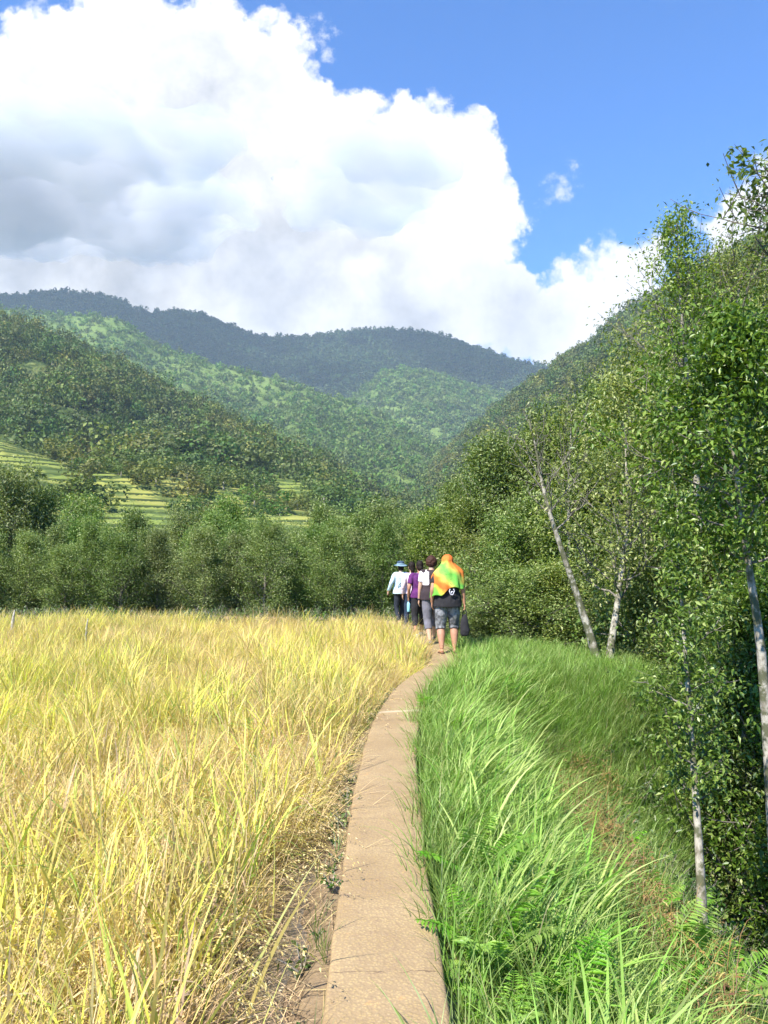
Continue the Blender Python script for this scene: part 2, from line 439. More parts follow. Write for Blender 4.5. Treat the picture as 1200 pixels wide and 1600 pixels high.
# one ground sheet, fine near the path and coarse towards the horizon
def warp(n, lim, fine):
    a = np.linspace(-1, 1, n); c = math.asinh(lim / fine)
    return np.sinh(a * c) * fine
gx = np.clip(warp(520, 5000, 2.2) + 0.8, -4400, 4400); gy = np.clip(warp(560, 5000, 4.5) + 6, -250, 4900); gx = np.unique(gx); gy = np.unique(gy)
GX, GY = np.meshgrid(gx, gy); GZ = h(GX, GY)
pd = path_dist(GX, GY); GZ = np.where(pd < PW_ + 0.02, np.minimum(GZ, -0.10), GZ)
def grid_faces(nr, nc):
    i = np.arange(nr - 1)[:, None] * nc; j = np.arange(nc - 1)[None, :]
    return np.stack([i + j, i + j + 1, i + nc + j + 1, i + nc + j], -1).reshape(-1, 4)
m, t = mat('earth')
geo = t.n('ShaderNodeNewGeometry'); pos = geo.outputs['Position']
na = t.noise(pos, 1.3, 6, 0.6); nb = t.noise(pos, 22, 5, 0.65); nc = t.noise(pos, 0.5, 3)
mud = t.mix(nb.outputs['Fac'], (0.17, 0.115, 0.06), (0.30, 0.215, 0.125))
grn = t.mix(nb.outputs['Fac'], (0.035, 0.06, 0.018), (0.09, 0.13, 0.035))
sp = t.n('ShaderNodeSeparateXYZ', inp={0: pos})
right = t.smooth(sp.outputs[0], 0.45, 1.0)
farw = t.smooth(sp.outputs[1], 17.5, 18.6)
gmask = t.math('MAXIMUM', right, farw)
brn = t.mix(t.smooth(na.outputs['Fac'], 0.42, 0.6), grn, (0.16, 0.10, 0.045))
c = t.mix(gmask, mud, brn)
p = t.n('ShaderNodeBsdfPrincipled', inp={'Base Color': c, 'Roughness': t.math('MULTIPLY_ADD', gmask, 0.35, 0.55), 'Specular IOR Level': 0.4})
bm_ = t.n('ShaderNodeBump', inp={'Height': nb.outputs['Fac'], 'Strength': 0.6, 'Distance': 0.04}); t.l(bm_.outputs[0], p.inputs['Normal'])
finish(t, p.outputs[0]); M_earth = m
go = link('ground', mesh_np('ground', np.stack([GX, GY, GZ], -1).reshape(-1, 3), grid_faces(*GX.shape), [M_earth], True)); tag(go, kind='structure')

# shallow muddy water standing in the field
m, t = mat('muddy_water')
geo = t.n('ShaderNodeNewGeometry')
n = t.noise(geo.outputs['Position'], 3.0, 4)
n5 = t.noise(geo.outputs['Position'], 9.0, 3)
c = t.mix(n.outputs['Fac'], (0.13, 0.095, 0.055), (0.24, 0.18, 0.11))
p = t.n('ShaderNodeBsdfPrincipled', inp={'Base Color': c, 'Roughness': 0.12, 'Specular IOR Level': 0.6})
b = t.n('ShaderNodeBump', inp={'Height': n5.outputs['Fac'], 'Strength': 0.15, 'Distance': 0.01}); t.l(b.outputs[0], p.inputs['Normal'])
finish(t, p.outputs[0])
wx = np.linspace(0, 1, 30); wy = np.linspace(-3, FIELD_Y + .1, 60)
WY, WXf = np.meshgrid(wy, wx, indexing='ij'); WX = -17 + (pathx(WY) - 0.2 + 17) * WXf
wo = link('field_water', mesh_np('field_water', np.stack([WX, WY, np.full_like(WX, -0.185)], -1).reshape(-1, 3), grid_faces(*WX.shape), [m], True)); tag(wo, kind='structure')

# the raised concrete path: rounded slab with worn uneven edges
def build_path():
    C = smooth_poly(PATH, 900); T = np.gradient(C, axis=0); T /= np.linalg.norm(T, axis=1)[:, None]
    Nn = np.stack([T[:, 1], -T[:, 0]], 1)                  # to the right
    s = np.arange(len(C)) * 0.035
    prof = [(-1, -.28), (-1, -.05), (-1, -.018), (-.965, -.004), (-.9, 0), (-.6, .003), (-.3, .004), (0, .004), (.3, .003), (.6, .003), (.9, 0), (.965, -.004), (1, -.018), (1, -.05), (1, -.28)]
    V = []
    for k, (a, z) in enumerate(prof):
        wob = 0.022 * fbm(s * 1.7, s * 0 + (3 if a < 0 else 40), 5, 4) * (abs(a) > .85)
        off = a * PW_ + wob * np.sign(a) * 1.6
        zz = z + 0.010 * fbm(s * 1.1, s * 0 + a, 6, 3) + (0.006 * fbm(s * 9, s * 0 + a * 5, 9, 2) if abs(a) > .9 else 0)
        V.append(np.stack([C[:, 0] + Nn[:, 0] * off, C[:, 1] + Nn[:, 1] * off, zz + 0 * s], -1))
    V = np.stack(V, 1)
    return V.reshape(-1, 3), grid_faces(len(C), len(prof))[:, ::-1]
m, t = mat('worn_concrete')
geo = t.n('ShaderNodeNewGeometry'); pos = geo.outputs['Position']
a1 = t.noise(pos, 2.2, 5, 0.6); a2 = t.noise(pos, 95, 3, 0.7); a3 = t.noise(pos, 14, 6, 0.7); a4 = t.n('ShaderNodeTexVoronoi', feature='F1', inp={'Vector': pos, 'Scale': 75.0})
c = t.mix(t.smooth(a1.outputs['Fac'], 0.35, 0.65), (0.335, 0.232, 0.102), (0.435, 0.315, 0.150))
c = t.mix(t.smooth(a3.outputs['Fac'], 0.52, 0.70), c, (0.30, 0.205, 0.11))
peb = t.smooth(a4.outputs['Distance'], 0.12, 0.55)
c = t.mix(t.math('MULTIPLY', peb, 0.6), c, (0.26, 0.18, 0.11))
c = t.mix(t.math('MULTIPLY', t.smooth(a2.outputs['Fac'], 0.55, 0.75), 0.4), c, (0.52, 0.42, 0.27))
lich = t.noise(pos, 5.5, 6, 0.7, 0.5)
c = t.mix(t.math('MULTIPLY', t.smooth(lich.outputs['Fac'], 0.62, 0.72), 0.5), c, (0.52, 0.28, 0.10))
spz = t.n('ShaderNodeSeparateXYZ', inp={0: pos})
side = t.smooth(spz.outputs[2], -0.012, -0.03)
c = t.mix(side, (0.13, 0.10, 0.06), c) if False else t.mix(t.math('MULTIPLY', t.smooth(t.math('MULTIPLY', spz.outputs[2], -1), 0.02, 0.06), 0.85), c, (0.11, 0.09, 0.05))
# a crack near the camera and a pale joint further on
yv = t.math('ADD', spz.outputs[1], t.math('MULTIPLY_ADD', t.noise(pos, 8, 4).outputs['Fac'], 0.09, -0.045))
def line(y0, wd): return t.smooth(t.math('ABSOLUTE', t.math('SUBTRACT', yv, y0)), wd, wd * 0.3)
_y = float(on_z(600, 1519, 0)[1])
cn = t.noise(pos, 9, 4)
crack = t.math('MULTIPLY', t.math('SUBTRACT', 1.0, t.smooth(t.math('ABSOLUTE', t.math('SUBTRACT', yv, _y)), 0.001, 0.005)), t.smooth(cn.outputs['Fac'], 0.4, 0.5))
c = t.mix(t.math('MULTIPLY', crack, 0.7), c, (0.12, 0.08, 0.05))
_y2 = float(on_z(610, 1112, 0)[1])
joint = t.math('SUBTRACT', 1.0, t.smooth(t.math('ABSOLUTE', t.math('SUBTRACT', t.math('MULTIPLY_ADD', spz.outputs[0], -0.25, spz.outputs[1]), _y2 - 0.02)), 0.02, 0.06))
c = t.mix(t.math('MULTIPLY', joint, 0.38), c, (0.72, 0.58, 0.42))
p = t.n('ShaderNodeBsdfPrincipled', inp={'Base Color': c, 'Roughness': 0.9, 'Specular IOR Level': 0.2})
hh = t.math('ADD', t.math('MULTIPLY', a4.outputs['Distance'], -0.5), t.math('MULTIPLY', a3.outputs['Fac'], 1.2))
b = t.n('ShaderNodeBump', inp={'Height': hh, 'Strength': 0.6, 'Distance': 0.007}); t.l(b.outputs[0], p.inputs['Normal'])
finish(t, p.outputs[0]); M_path = m
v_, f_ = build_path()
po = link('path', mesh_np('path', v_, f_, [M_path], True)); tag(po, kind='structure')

# ------------------------------------------------------------------ hills
def hill_mat(name, lo, hi, grass, gscale, thr, bumpscale, bumpd):
    m, t = mat(name)
    geo = t.n('ShaderNodeNewGeometry'); pos = geo.outputs['Position']
    n1 = t.noise(pos, gscale, 5, 0.6); n2 = t.noise(pos, bumpscale, 5, 0.7); n3 = t.noise(pos, gscale * 5, 4, 0.6)
    c = t.mix(t.smooth(n2.outputs['Fac'], 0.35, 0.68), lo, hi)
    c = t.mix(t.smooth(t.math('ADD', n1.outputs['Fac'], t.math('MULTIPLY_ADD', n3.outputs['Fac'], 0.4, -0.2)), thr, thr + 0.09), c, grass)
    p = t.n('ShaderNodeBsdfPrincipled', inp={'Base Color': c, 'Roughness': 0.95, 'Specular IOR Level': 0.05})
    b = t.n('ShaderNodeBump', inp={'Height': n2.outputs['Fac'], 'Strength': 1.0, 'Distance': bumpd}); t.l(b.outputs[0], p.inputs['Normal'])
    finish(t, p.outputs[0]); return m
class Hill:
    def __init__(s, name, skyline, Rr, foot, footz, matl, px0, px1, nu, nt, amp=0.06, gs=1.0, seed=1, pw=1.15, rough=0.0, back=1.5):
        sk = np.array(skyline, float); s.nu, s.nt = nu, nt
        U = np.linspace(px0, px1, nu); 
        py = np.interp(U, sk[:, 0], sk[:, 1])
        # soften the corners of the skyline
        k = np.hanning(max(3, nu // 30)); k /= k.sum(); pyp = np.pad(py, len(k) // 2, mode='edge'); py = np.convolve(pyp, k, mode='valid')[:nu]
        rr = np.interp(U, [q[0] for q in Rr], [q[1] for q in Rr]); ff = np.interp(U, [q[0] for q in foot], [q[1] for q in foot])
        fz = np.interp(U, [q[0] for q in footz], [q[1] for q in footz])
        top = np.array([at(a, b_, 1.0) for a, b_ in zip(U, py)])        # at unit depth
        dx = top[:, 0]; ez = top[:, 2] - EYE
        T = np.linspace(0, back, nt)
        D = ff[None, :] + (rr - ff)[None, :] * T[:, None]
        X = dx[None, :] * D; Y = D
        zr = EYE + ez * rr
        q = np.clip(T, 0, 1)[:, None]
        Z = fz[None, :] + (zr - fz)[None, :] * q ** pw
        gul = ridged(X / (420 * gs) + seed * 3.1, Y / (620 * gs), seed, 5, 0.52) - 0.62
        gul = gul + 0.35 * fbm(X / (110 * gs), Y / (110 * gs), seed + 9, 4)
        H = (zr - fz)[None, :]
        Z = Z + amp * 2.2 * H * gul * (4 * q * (1 - q)) ** 0.8
        Z = Z - H * 0.9 * np.clip(T - 1, 0, 9)[:, None] ** 1.3 / (back - 1) * 0.8
        if rough: Z = Z + rough * fbm(X / (rough * 5), Y / (rough * 5), seed + 3, 3) * 2
        s.X, s.Y, s.Z, s.T, s.U = X, Y, Z, T, U
        s.o = link(name, mesh_np(name, np.stack([X, Y, Z], -1).reshape(-1, 3), grid_faces(nt, nu)[:, ::1], [matl], True)); tag(s.o, kind='structure')
    def sample(s, rs, n, t0=0.02, t1=1.06, pxr=(-150, 1350)):
        """places spread evenly over the ground area; returns xyz and the two grid parameters"""
        tmax = s.T[-1]; out = []
        u = rs.random(n * 4); tq = t0 + (t1 - t0) * rs.random(n * 4)
        ui = u * (s.nu - 1); ti = tq / tmax * (s.nt - 1)
        i0 = np.minimum(ui.astype(int), s.nu - 2); j0 = np.minimum(ti.astype(int), s.nt - 2); fu = ui - i0; ft = ti - j0
        def bl(A): return (A[j0, i0] * (1 - fu) + A[j0, i0 + 1] * fu) * (1 - ft) + (A[j0 + 1, i0] * (1 - fu) + A[j0 + 1, i0 + 1] * fu) * ft
        x, y, z = bl(s.X), bl(s.Y), bl(s.Z); px = 600 + FPX * x / y
        keep = (px > pxr[0]) & (px < pxr[1]) & (rs.random(n * 4) < (y / y.max()))
        idx = np.nonzero(keep)[0][:n]
        return np.stack([x, y, z], 1)[idx], tq[idx], px[idx]

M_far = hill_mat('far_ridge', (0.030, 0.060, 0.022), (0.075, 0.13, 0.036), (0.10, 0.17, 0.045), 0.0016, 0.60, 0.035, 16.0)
M_mid = hill_mat('mid_ridge', (0.09, 0.14, 0.034), (0.135, 0.195, 0.046), (0.155, 0.215, 0.055), 0.0022, 0.45, 0.05, 9.0)
M_near = hill_mat('near_hill', (0.035, 0.060, 0.018), (0.10, 0.135, 0.038), (0.22, 0.24, 0.075), 0.006, 0.52, 0.12, 4.0)
M_right = hill_mat('right_hill', (0.025, 0.055, 0.018), (0.065, 0.12, 0.032), (0.12, 0.19, 0.05), 0.005, 0.60, 0.10, 5.0)
BACK = Hill('back_ridge', [(-700, 430), (-300, 455), (0, 466), (60, 459), (100, 458), (160, 465), (200, 480), (222, 491), (300, 489), (345, 506), (385, 524), (430, 531), (480, 529), (560, 519), (600, 517), (660, 522), (700, 531), (760, 553), (810, 571), (850, 578), (900, 574), (1000, 560), (1200, 520), (1700, 480)],
            [(-700, 3300), (600, 3400), (900, 3100), (1700, 3000)], [(-700, 2000), (1700, 1900)], [(-700, 250), (450, 160), (700, 100), (1700, 150)], M_far, -700, 1700, 420, 150, 0.10, 1.0, 4, 1.25, 0)
SPUR = Hill('inner_spur', [(380, 700), (500, 655), (548, 625), (575, 598), (600, 580), (640, 578), (700, 590), (740, 606), (790, 620), (850, 640), (940, 690), (1100, 800)],
            [(380, 2500), (1100, 2500)], [(380, 1600), (1100, 1600)], [(380, 60), (700, 60), (1100, 60)], M_mid, 380, 1100, 200, 120, 0.11, 0.8, 11, 1.2, 0)
MID = Hill('sunlit_ridge', [(-700, 420), (-200, 465), (0, 482), (40, 488), (90, 492), (180, 496), (205, 510), (235, 537), (290, 556), (350, 573), (420, 590), (480, 608), (550, 629), (600, 652), (640, 675), (690, 706), (740, 745), (800, 790), (900, 850)],
           [(-700, 2050), (0, 2000), (600, 1750), (900, 1500)], [(-700, 1100), (500, 950), (900, 800)], [(-700, 120), (0, 110), (500, 45), (900, 10)], M_mid, -700, 900, 330, 170, 0.125, 0.7, 21, 1.12, 0)
RIGHT = Hill('right_mountain', [(470, 850), (560, 815), (620, 788), (660, 748), (690, 716), (720, 684), (760, 652), (800, 622), (850, 589), (880, 565), (920, 540), (960, 505), (1000, 478), (1060, 448), (1100, 425), (1150, 400), (1200, 374), (1400, 300), (1700, 260)],
             [(470, 1500), (850, 1250), (1200, 1000), (1700, 900)], [(470, 700), (700, 420), (1200, 160), (1700, 120)], [(470, 15), (700, 0), (1200, -4), (1700, -4)], M_right, 470, 1700, 330, 170, 0.10, 0.45, 33, 1.15, 0)
LEFT = Hill('left_hill', [(-600, 440), (-300, 455), (0, 503), (50, 515), (100, 538), (170, 574), (240, 611), (290, 634), (330, 650), (380, 672), (420, 690), (460, 716), (500, 742), (540, 768), (600, 792), (680, 830), (760, 860)],
            [(-600, 900), (0, 860), (400, 760), (760, 640)], [(-600, 430), (0, 420), (520, 400), (760, 380)], [(-600, 50), (0, 50), (300, 34), (480, 24), (600, 8), (760, 0)], M_near, -600, 760, 300, 170, 0.11, 0.35, 41, 1.1, 0)

# rice terraces on the lower slope
def build_terraces():
    nu, nt = 380, 520
    U = np.linspace(-420, 640, nu); D = np.linspace(150, 440, nt)
    UU, DD = np.meshgrid(U, D); X = (UU - 600) / FPX * DD; Y = DD
    top = np.interp(U, [-420, 0, 120, 250, 330, 480, 560, 640], [78, 66, 52, 49, 44, 38, 24, 8])
    low = np.interp(U, [-420, 0, 300, 640], [2, 2, 0, -6])
    q = (DD - 150) / 270
    Z = low[None, :] + (top - low)[None, :] * np.clip(q, 0, 1.1)
    Z = Z + 15 * fbm(X / 85, Y / 75, 51, 3) * np.clip(q * 3, 0, 1)
    Z = Z + 1.6 * fbm(X / 16, Y / 16, 57, 3)
    st = 2.7; k = Z / st; fl = np.floor(k); fr = k - fl
    riser = 0.16
    prof = np.where(fr < riser, fr / riser * 0.52, 0.52 + (fr - riser) / (1 - riser) * 0.48)
    Z = (fl + prof) * st
    return X, Y, Z, fr, nu, nt
TX, TY, TZ, TF, tnu, tnt = build_terraces()
m, t = mat('terrace_rice')
a = t.n('ShaderNodeAttribute', attribute_name='frac')
geo = t.n('ShaderNodeNewGeometry'); pos = geo.outputs['Position']
n1 = t.noise(pos, 0.022, 3, 0.5); n2 = t.noise(pos, 1.4, 4, 0.7); n3 = t.noise(pos, 0.09, 3)
rice = t.mix(t.smooth(n1.outputs['Fac'], 0.4, 0.6), (0.17, 0.22, 0.045), (0.33, 0.30, 0.075))
rice = t.mix(t.smooth(n2.outputs['Fac'], 0.4, 0.7), rice, (0.24, 0.28, 0.06))
wall = t.mix(n2.outputs['Fac'], (0.025, 0.045, 0.012), (0.07, 0.09, 0.03))
wild = t.smooth(n3.outputs['Fac'], 0.49, 0.55)
k = t.math('SUBTRACT', 1.0, t.smooth(a.outputs['Fac'], 0.08, 0.13))
c = t.mix(k, rice, wall)
c = t.mix(t.math('MULTIPLY', wild, 0.8), c, (0.075, 0.11, 0.03))
p = t.n('ShaderNodeBsdfPrincipled', inp={'Base Color': c, 'Roughness': 0.9, 'Specular IOR Level': 0.1}); finish(t, p.outputs[0])
to = link('terraced_hillside', mesh_np('terraced_hillside', np.stack([TX, TY, TZ], -1).reshape(-1, 3), grid_faces(tnt, tnu), [m], True, None, {'frac': ('FLOAT', TF.ravel())})); tag(to, kind='structure')
def terr_z(px, d):
    i = np.clip((px + 420) / 1060 * (tnu - 1), 0, tnu - 1).astype(int) if hasattr(px, 'astype') else int((px + 420) / 1060 * (tnu - 1))
    j = np.clip((d - 150) / 290 * (tnt - 1), 0, tnt - 1).astype(int) if hasattr(d, 'astype') else int((d - 150) / 290 * (tnt - 1))
    return TZ[j, i]

# ------------------------------------------------------------------ forest on the hills
def crown_proto(rs, n, card, squash=0.8):
    """a tree crown about one unit across, as an uneven cloud of leaf sprays round a few boughs"""
    mb = MB(); nb_ = 7
    cen = rs.normal(size=(nb_, 3)) * np.array([0.24, 0.24, 0.17]) + np.array([0, 0, 0.42])
    rad = 0.16 + 0.14 * rs.random(nb_)
    k = rs.integers(0, nb_, n); d = norm(rs.normal(size=(n, 3)))
    P = cen[k] + d * rad[k][:, None] * (0.75 + 0.35 * rs.random((n, 1)))
    P[:, 2] = np.maximum(P[:, 2], 0.03)
    D = norm(np.cross(d, rs.normal(size=(n, 3))) + rs.normal(size=(n, 3)) * 0.45 + d * .15); P = P - D * card * .4
    leaves(mb, rs, P, D, card * (0.7 + 0.6 * rs.random(n)), card * 0.75, up=d * 3.0, rnd=np.clip(rs.random(n) * 0.7 + 0.3 * rs.random(nb_)[k], 0, 1))
    tube(mb, [(0, 0, -0.1), (0.01, 0, 0.4)], [0.03, 0.015], 4, 1)
    return mb
rs = np.random.default_rng(5)
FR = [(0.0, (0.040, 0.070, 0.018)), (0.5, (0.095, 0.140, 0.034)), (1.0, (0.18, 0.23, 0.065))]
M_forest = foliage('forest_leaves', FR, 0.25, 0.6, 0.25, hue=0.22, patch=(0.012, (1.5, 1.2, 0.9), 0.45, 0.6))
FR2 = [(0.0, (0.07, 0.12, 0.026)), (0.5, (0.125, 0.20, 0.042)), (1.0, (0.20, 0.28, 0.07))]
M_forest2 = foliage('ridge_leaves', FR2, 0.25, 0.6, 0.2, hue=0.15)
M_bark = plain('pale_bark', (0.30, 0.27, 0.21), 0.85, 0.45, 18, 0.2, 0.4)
M_forest_shade = foliage('shade_darkened_leaves', [(0.0, (0.018, 0.040, 0.014)), (0.5, (0.042, 0.078, 0.026)), (1.0, (0.085, 0.13, 0.045))], 0.2, 0.6, 0.2, hue=0.12)  # leaf colour darkened to deepen the cloud shade on the high ridge
def forest(name, hill, n, size, K, ncard, card, label, seed, matl, t0=0.0, t1=1.08, dens=None, pxr=(-150, 1350)):
    r = np.random.default_rng(seed)
    P, tq, px = hill.sample(r, n, t0, t1, pxr)
    if dens is not None:
        k = r.random(len(P)) < dens(P, tq, px); P = P[k]
    protos = [crown_proto(r, ncard, card) for _ in range(K)]
    N = len(P); s = size * (0.45 + 1.05 * r.random(N) ** 2)
    rot = np.stack([r.normal(size=N) * .08, r.normal(size=N) * .08, r.random(N) * 6.28], 1)
    P = P.copy(); P[:, 2] -= s * 0.12
    return scatter(name, protos, P, rot, np.stack([s, s, s * (0.8 + 0.5 * r.random(N))], 1), [matl, M_bark], label, 'forest', r)
def dl(P, tq, px):
    n = fbm(P[:, 0] / 60, P[:, 1] / 60, 77, 3)
    return np.where(n > 0.08, 0.15, 1.0)
forest('hillside_forest', LEFT, 8000, 15, 6, 190, 0.12, 'dark green mixed forest covering the nearest hill on the left', 3, M_forest, dens=dl)
forest('mountain_forest', RIGHT, 10000, 15.5, 6, 150, 0.14, 'green forest covering the steep mountain on the right', 4, M_forest, dens=dl, pxr=(450, 1350))
def dm(P, tq, px):
    n = fbm(P[:, 0] / 260, P[:, 1] / 260, 88, 4)
    return np.where(n > -0.08, 0.20, 0.65)
forest('ridge_forest', MID, 34000, 15, 5, 50, 0.25, 'patchy sunlit woodland on the green ridge in the middle distance', 6, M_forest2, dens=dm, pxr=(-100, 900))
forest('spur_forest', SPUR, 13000, 18, 4, 44, 0.27, 'sunlit woodland on the small inner spur below the high ridge', 7, M_forest2, pxr=(380, 1000))
forest('ridge_top_forest', BACK, 22000, 24, 4, 40, 0.3, 'dark blue green woodland on the high shaded ridge under the clouds', 8, M_forest_shade, 0.35, 1.04, pxr=(-100, 1000))
# ------------------------------------------------------------------ ripe rice
RICE = [(0.0, (0.36, 0.25, 0.12)), (0.2, (0.70, 0.54, 0.30)), (0.45, (0.74, 0.57, 0.17)), (0.7, (0.66, 0.59, 0.12)), (0.88, (0.50, 0.53, 0.12)), (1.0, (0.27, 0.38, 0.07))]
M_rice = foliage('rice_leaf', RICE, 0.34, 0.5, 0.35, (1.05, 1.0, 0.7), hue=0.16, patch=(0.35, (1.0, 1.06, 0.8), 0.45, 0.62))
M_grain = foliage('rice_grain', [(0, (0.58, 0.42, 0.18)), (0.6, (0.74, 0.60, 0.26)), (1, (0.78, 0.70, 0.36))], 0.15, 0.6, 0.3, (1, 1, 1), hue=0.10)
def rice_clump(rs, nl, ns, npn, H, green, lodge=0.0, wide=0.0105):
    mb = MB()
    def base(n): 
        r = 0.09 * np.sqrt(rs.random(n)); a = rs.random(n) * 6.28
        return np.stack([r * np.cos(a), r * np.sin(a), np.zeros(n)], 1), a
    # straw stems
    P, a = base(ns)
    blade(mb, rs, P, a + rs.normal(size=ns) * .5, H * (0.75 + 0.3 * rs.random(ns)), 0.0045, 0.25 + lodge * 0.6 + 0.3 * rs.random(ns), 0.05 + 0.22 * rs.random(ns) + lodge * .5, 0, 0.12 + 0.35 * rs.random(ns), 3)
    # leaves
    P, a = base(nl); P[:, 2] += H * 0.5 * rs.random(nl) ** 1.3
    blade(mb, rs, P, a + rs.normal(size=nl) * .8, H * (0.35 + 0.35 * rs.random(nl)), wide * (0.5 + 0.7 * rs.random(nl)), 0.3 + 1.6 * rs.random(nl) ** 1.6 + lodge, 0.08 + 0.35 * rs.random(nl) + lodge * .6, 0, np.clip(rs.normal(0.53 + green, 0.21, nl), 0, 1), 4)
    # dead curled leaves low down
    n = nl // 2; P, a = base(n); P[:, 2] += H * 0.2 * rs.random(n)
    blade(mb, rs, P, a, H * (0.3 + 0.3 * rs.random(n)), 0.004, 1.0 + 1.6 * rs.random(n), 0.4 + 0.6 * rs.random(n), 0, rs.random(n) * 0.35, 3)
    # drooping heads of grain
    P, a = base(npn); a = a + rs.normal(size=npn) * .4
    C = blade(mb, rs, P, a, H * (0.85 + 0.28 * rs.random(npn)), 0.003, 1.9 + 1.0 * rs.random(npn) + lodge * .3, 0.04 + 0.2 * rs.random(npn) + lodge * .4, 0, 0.3 + .3 * rs.random(npn), 7)
    g = 19
    for k in range(npn):
        q = 3.4 + 3.6 * rs.random(g); i = np.minimum(q.astype(int), 6); f = (q - i)[:, None]
        p = C[k][i] * (1 - f) + C[k][i + 1] * f + rs.normal(size=(g, 3)) * 0.005
        d = norm(C[k][i + 1] - C[k][i] + rs.normal(size=(g, 3)) * 0.02 + np.array([0, 0, -0.02]))
        leaves(mb, rs, p, d, 0.011 + 0.004 * rs.random(g), 0.0055, 1, None, 0.5)
    return mb
rs = np.random.default_rng(11)
RP = [rice_clump(rs, 16, 16, 12, 0.57, 0.0), rice_clump(rs, 18, 12, 8, 0.58, 0.20), rice_clump(rs, 13, 18, 13, 0.58, -0.10), rice_clump(rs, 11, 20, 8, 0.56, -0.18, 0.55),
      rice_clump(rs, 15, 14, 12, 0.55, 0.05, 0.3), rice_clump(rs, 20, 8, 4, 0.62, 0.34), rice_clump(rs, 10, 24, 5, 0.5, -0.2, 0.9)]
def rice_field():
    r = np.random.default_rng(12); pts = []; rot = []; scl = []; pick = []
    y = 0.55
    while y < FIELD_Y - 0.15:
        step = 0.125 if y < 8 else 0.145
        xl = min(-(y * 0.62 + 1.6), -2.2); xr = pathx(y) - PW_ - 0.10 - np.interp(y, [1, 3.2, 4.5, 7, 9, 12], [0.44, 0.36, 0.19, 0.07, 0.03, 0.0])
        if y < 3: xl = min(xl, -2.6)
        x = xl + r.random() * .1
        while x < xr:
            pts.append((x + r.normal() * .03, y + r.normal() * .035)); x += step * (0.85 + 0.3 * r.random())
        y += step
    pts = np.array(pts); N = len(pts)
    X, Y = pts.T
    lodged = fbm(X / 0.9, Y / 1.3, 31, 3) + 0.05 * fbm(X * 3, Y * 3, 7, 2)
    green = fbm(X / 2.2, Y / 2.6, 63, 3) + 0.18 * sstep(-1.5, -6, X) * sstep(6, 11, Y)
    gap = fbm(X / 0.45, Y / 0.45, 93, 2)
    keep = ~((gap > 0.27) & (r.random(N) < .8)); pts = pts[keep]; X, Y, lodged, green = X[keep], Y[keep], lodged[keep], green[keep]; N = len(X)
    u = r.random(N)
    pick = np.where(lodged > 0.14, np.where(u < .5, 6, 3), np.where(green > 0.13, np.where(u < .35, 5, 1), np.array([0, 1, 2, 4, 0, 2, 1, 5])[(u * 7.25).astype(int)]))
    Z = np.full(N, -0.20)
    az = r.random(N) * 6.28; dirn = fbm(X / 1.6, Y / 1.6, 41, 2) * 9
    til = np.abs(r.normal(size=N)) * 0.17 + 0.55 * sstep(0.10, 0.26, lodged)
    rot = np.stack([til * np.cos(dirn), til * np.sin(dirn), az], 1)
    s = 0.98 + 0.16 * r.normal(size=N).clip(-1.5, 1.5) + 0.10 * sstep(8, 2, Y)
    s *= 1 - 0.25 * sstep(0.10, 0.24, lodged)
    return np.stack([X, Y, Z], 1), rot, s, pick.astype(int)
P_, r_, s_, k_ = rice_field()
scatter('rice', RP, P_, r_, s_, [M_rice, M_grain], 'ripe golden rice plants standing thick over the whole field left of the path', 'rice', np.random.default_rng(1), k_)
# broad green blades standing above the crop near the camera, and straw lying at the water's edge
def tall_leaf(rs, n, H):
    mb = MB(); P = np.zeros((n, 3)); P[:, :2] = rs.normal(size=(n, 2)) * .03
    blade(mb, rs, P, rs.random(n) * 6.28, H * (0.8 + 0.3 * rs.random(n)), 0.016 * (0.7 + 0.5 * rs.random(n)), 0.2 + 0.7 * rs.random(n) ** 2, 0.04 + 0.22 * rs.random(n), 0, 0.62 + 0.34 * rs.random(n), 8, 1.2); return mb
rs = np.random.default_rng(14)
N = 230; yv_ = 0.75 + 7.5 * rs.random(N) ** 1.6; xv_ = np.minimum(pathx(yv_) - 0.42, 0) - rs.random(N) * (0.3 + 0.58 * yv_)
scatter('rice_flag_leaves', [tall_leaf(rs, 3, 0.82), tall_leaf(rs, 4, 0.75), tall_leaf(rs, 2, 0.9)], np.stack([xv_, yv_, yv_ * 0 - 0.2], 1),
        np.stack([rs.normal(size=N) * .15, rs.normal(size=N) * .15, rs.random(N) * 6.28], 1), 0.8 + 0.25 * rs.random(N), [M_rice], 'broad yellow green rice blades rising above the crop close by', 'rice blades', rs)
def straw(rs, n):
    mb = MB(); P = rs.normal(size=(n, 3)) * np.array([.10, .10, 0.008]) + np.array([0, 0, 0.015])
    blade(mb, rs, P, rs.random(n) * 6.28, 0.14 + 0.22 * rs.random(n), 0.004, 0.1 + 0.3 * rs.random(n), 1.25 + 0.3 * rs.random(n), 0, 0.2 * rs.random(n) + .1, 3); return mb
N = 330; yv_ = 1.8 + 10 * rs.random(N); xv_ = pathx(yv_) - PW_ - 0.04 - rs.random(N) * np.interp(yv_, [1, 4, 8], [.5, .3, .15])
scatter('fallen_straw', [straw(rs, 7) for _ in range(4)], np.stack([xv_, yv_, h(xv_, yv_) + .005], 1), np.stack([rs.normal(size=N) * .1, rs.normal(size=N) * .1, rs.random(N) * 6.28], 1),
        0.7 + 0.6 * rs.random(N), [M_rice], 'dry straw lying on the mud between the rice and the path', 'straw', rs)

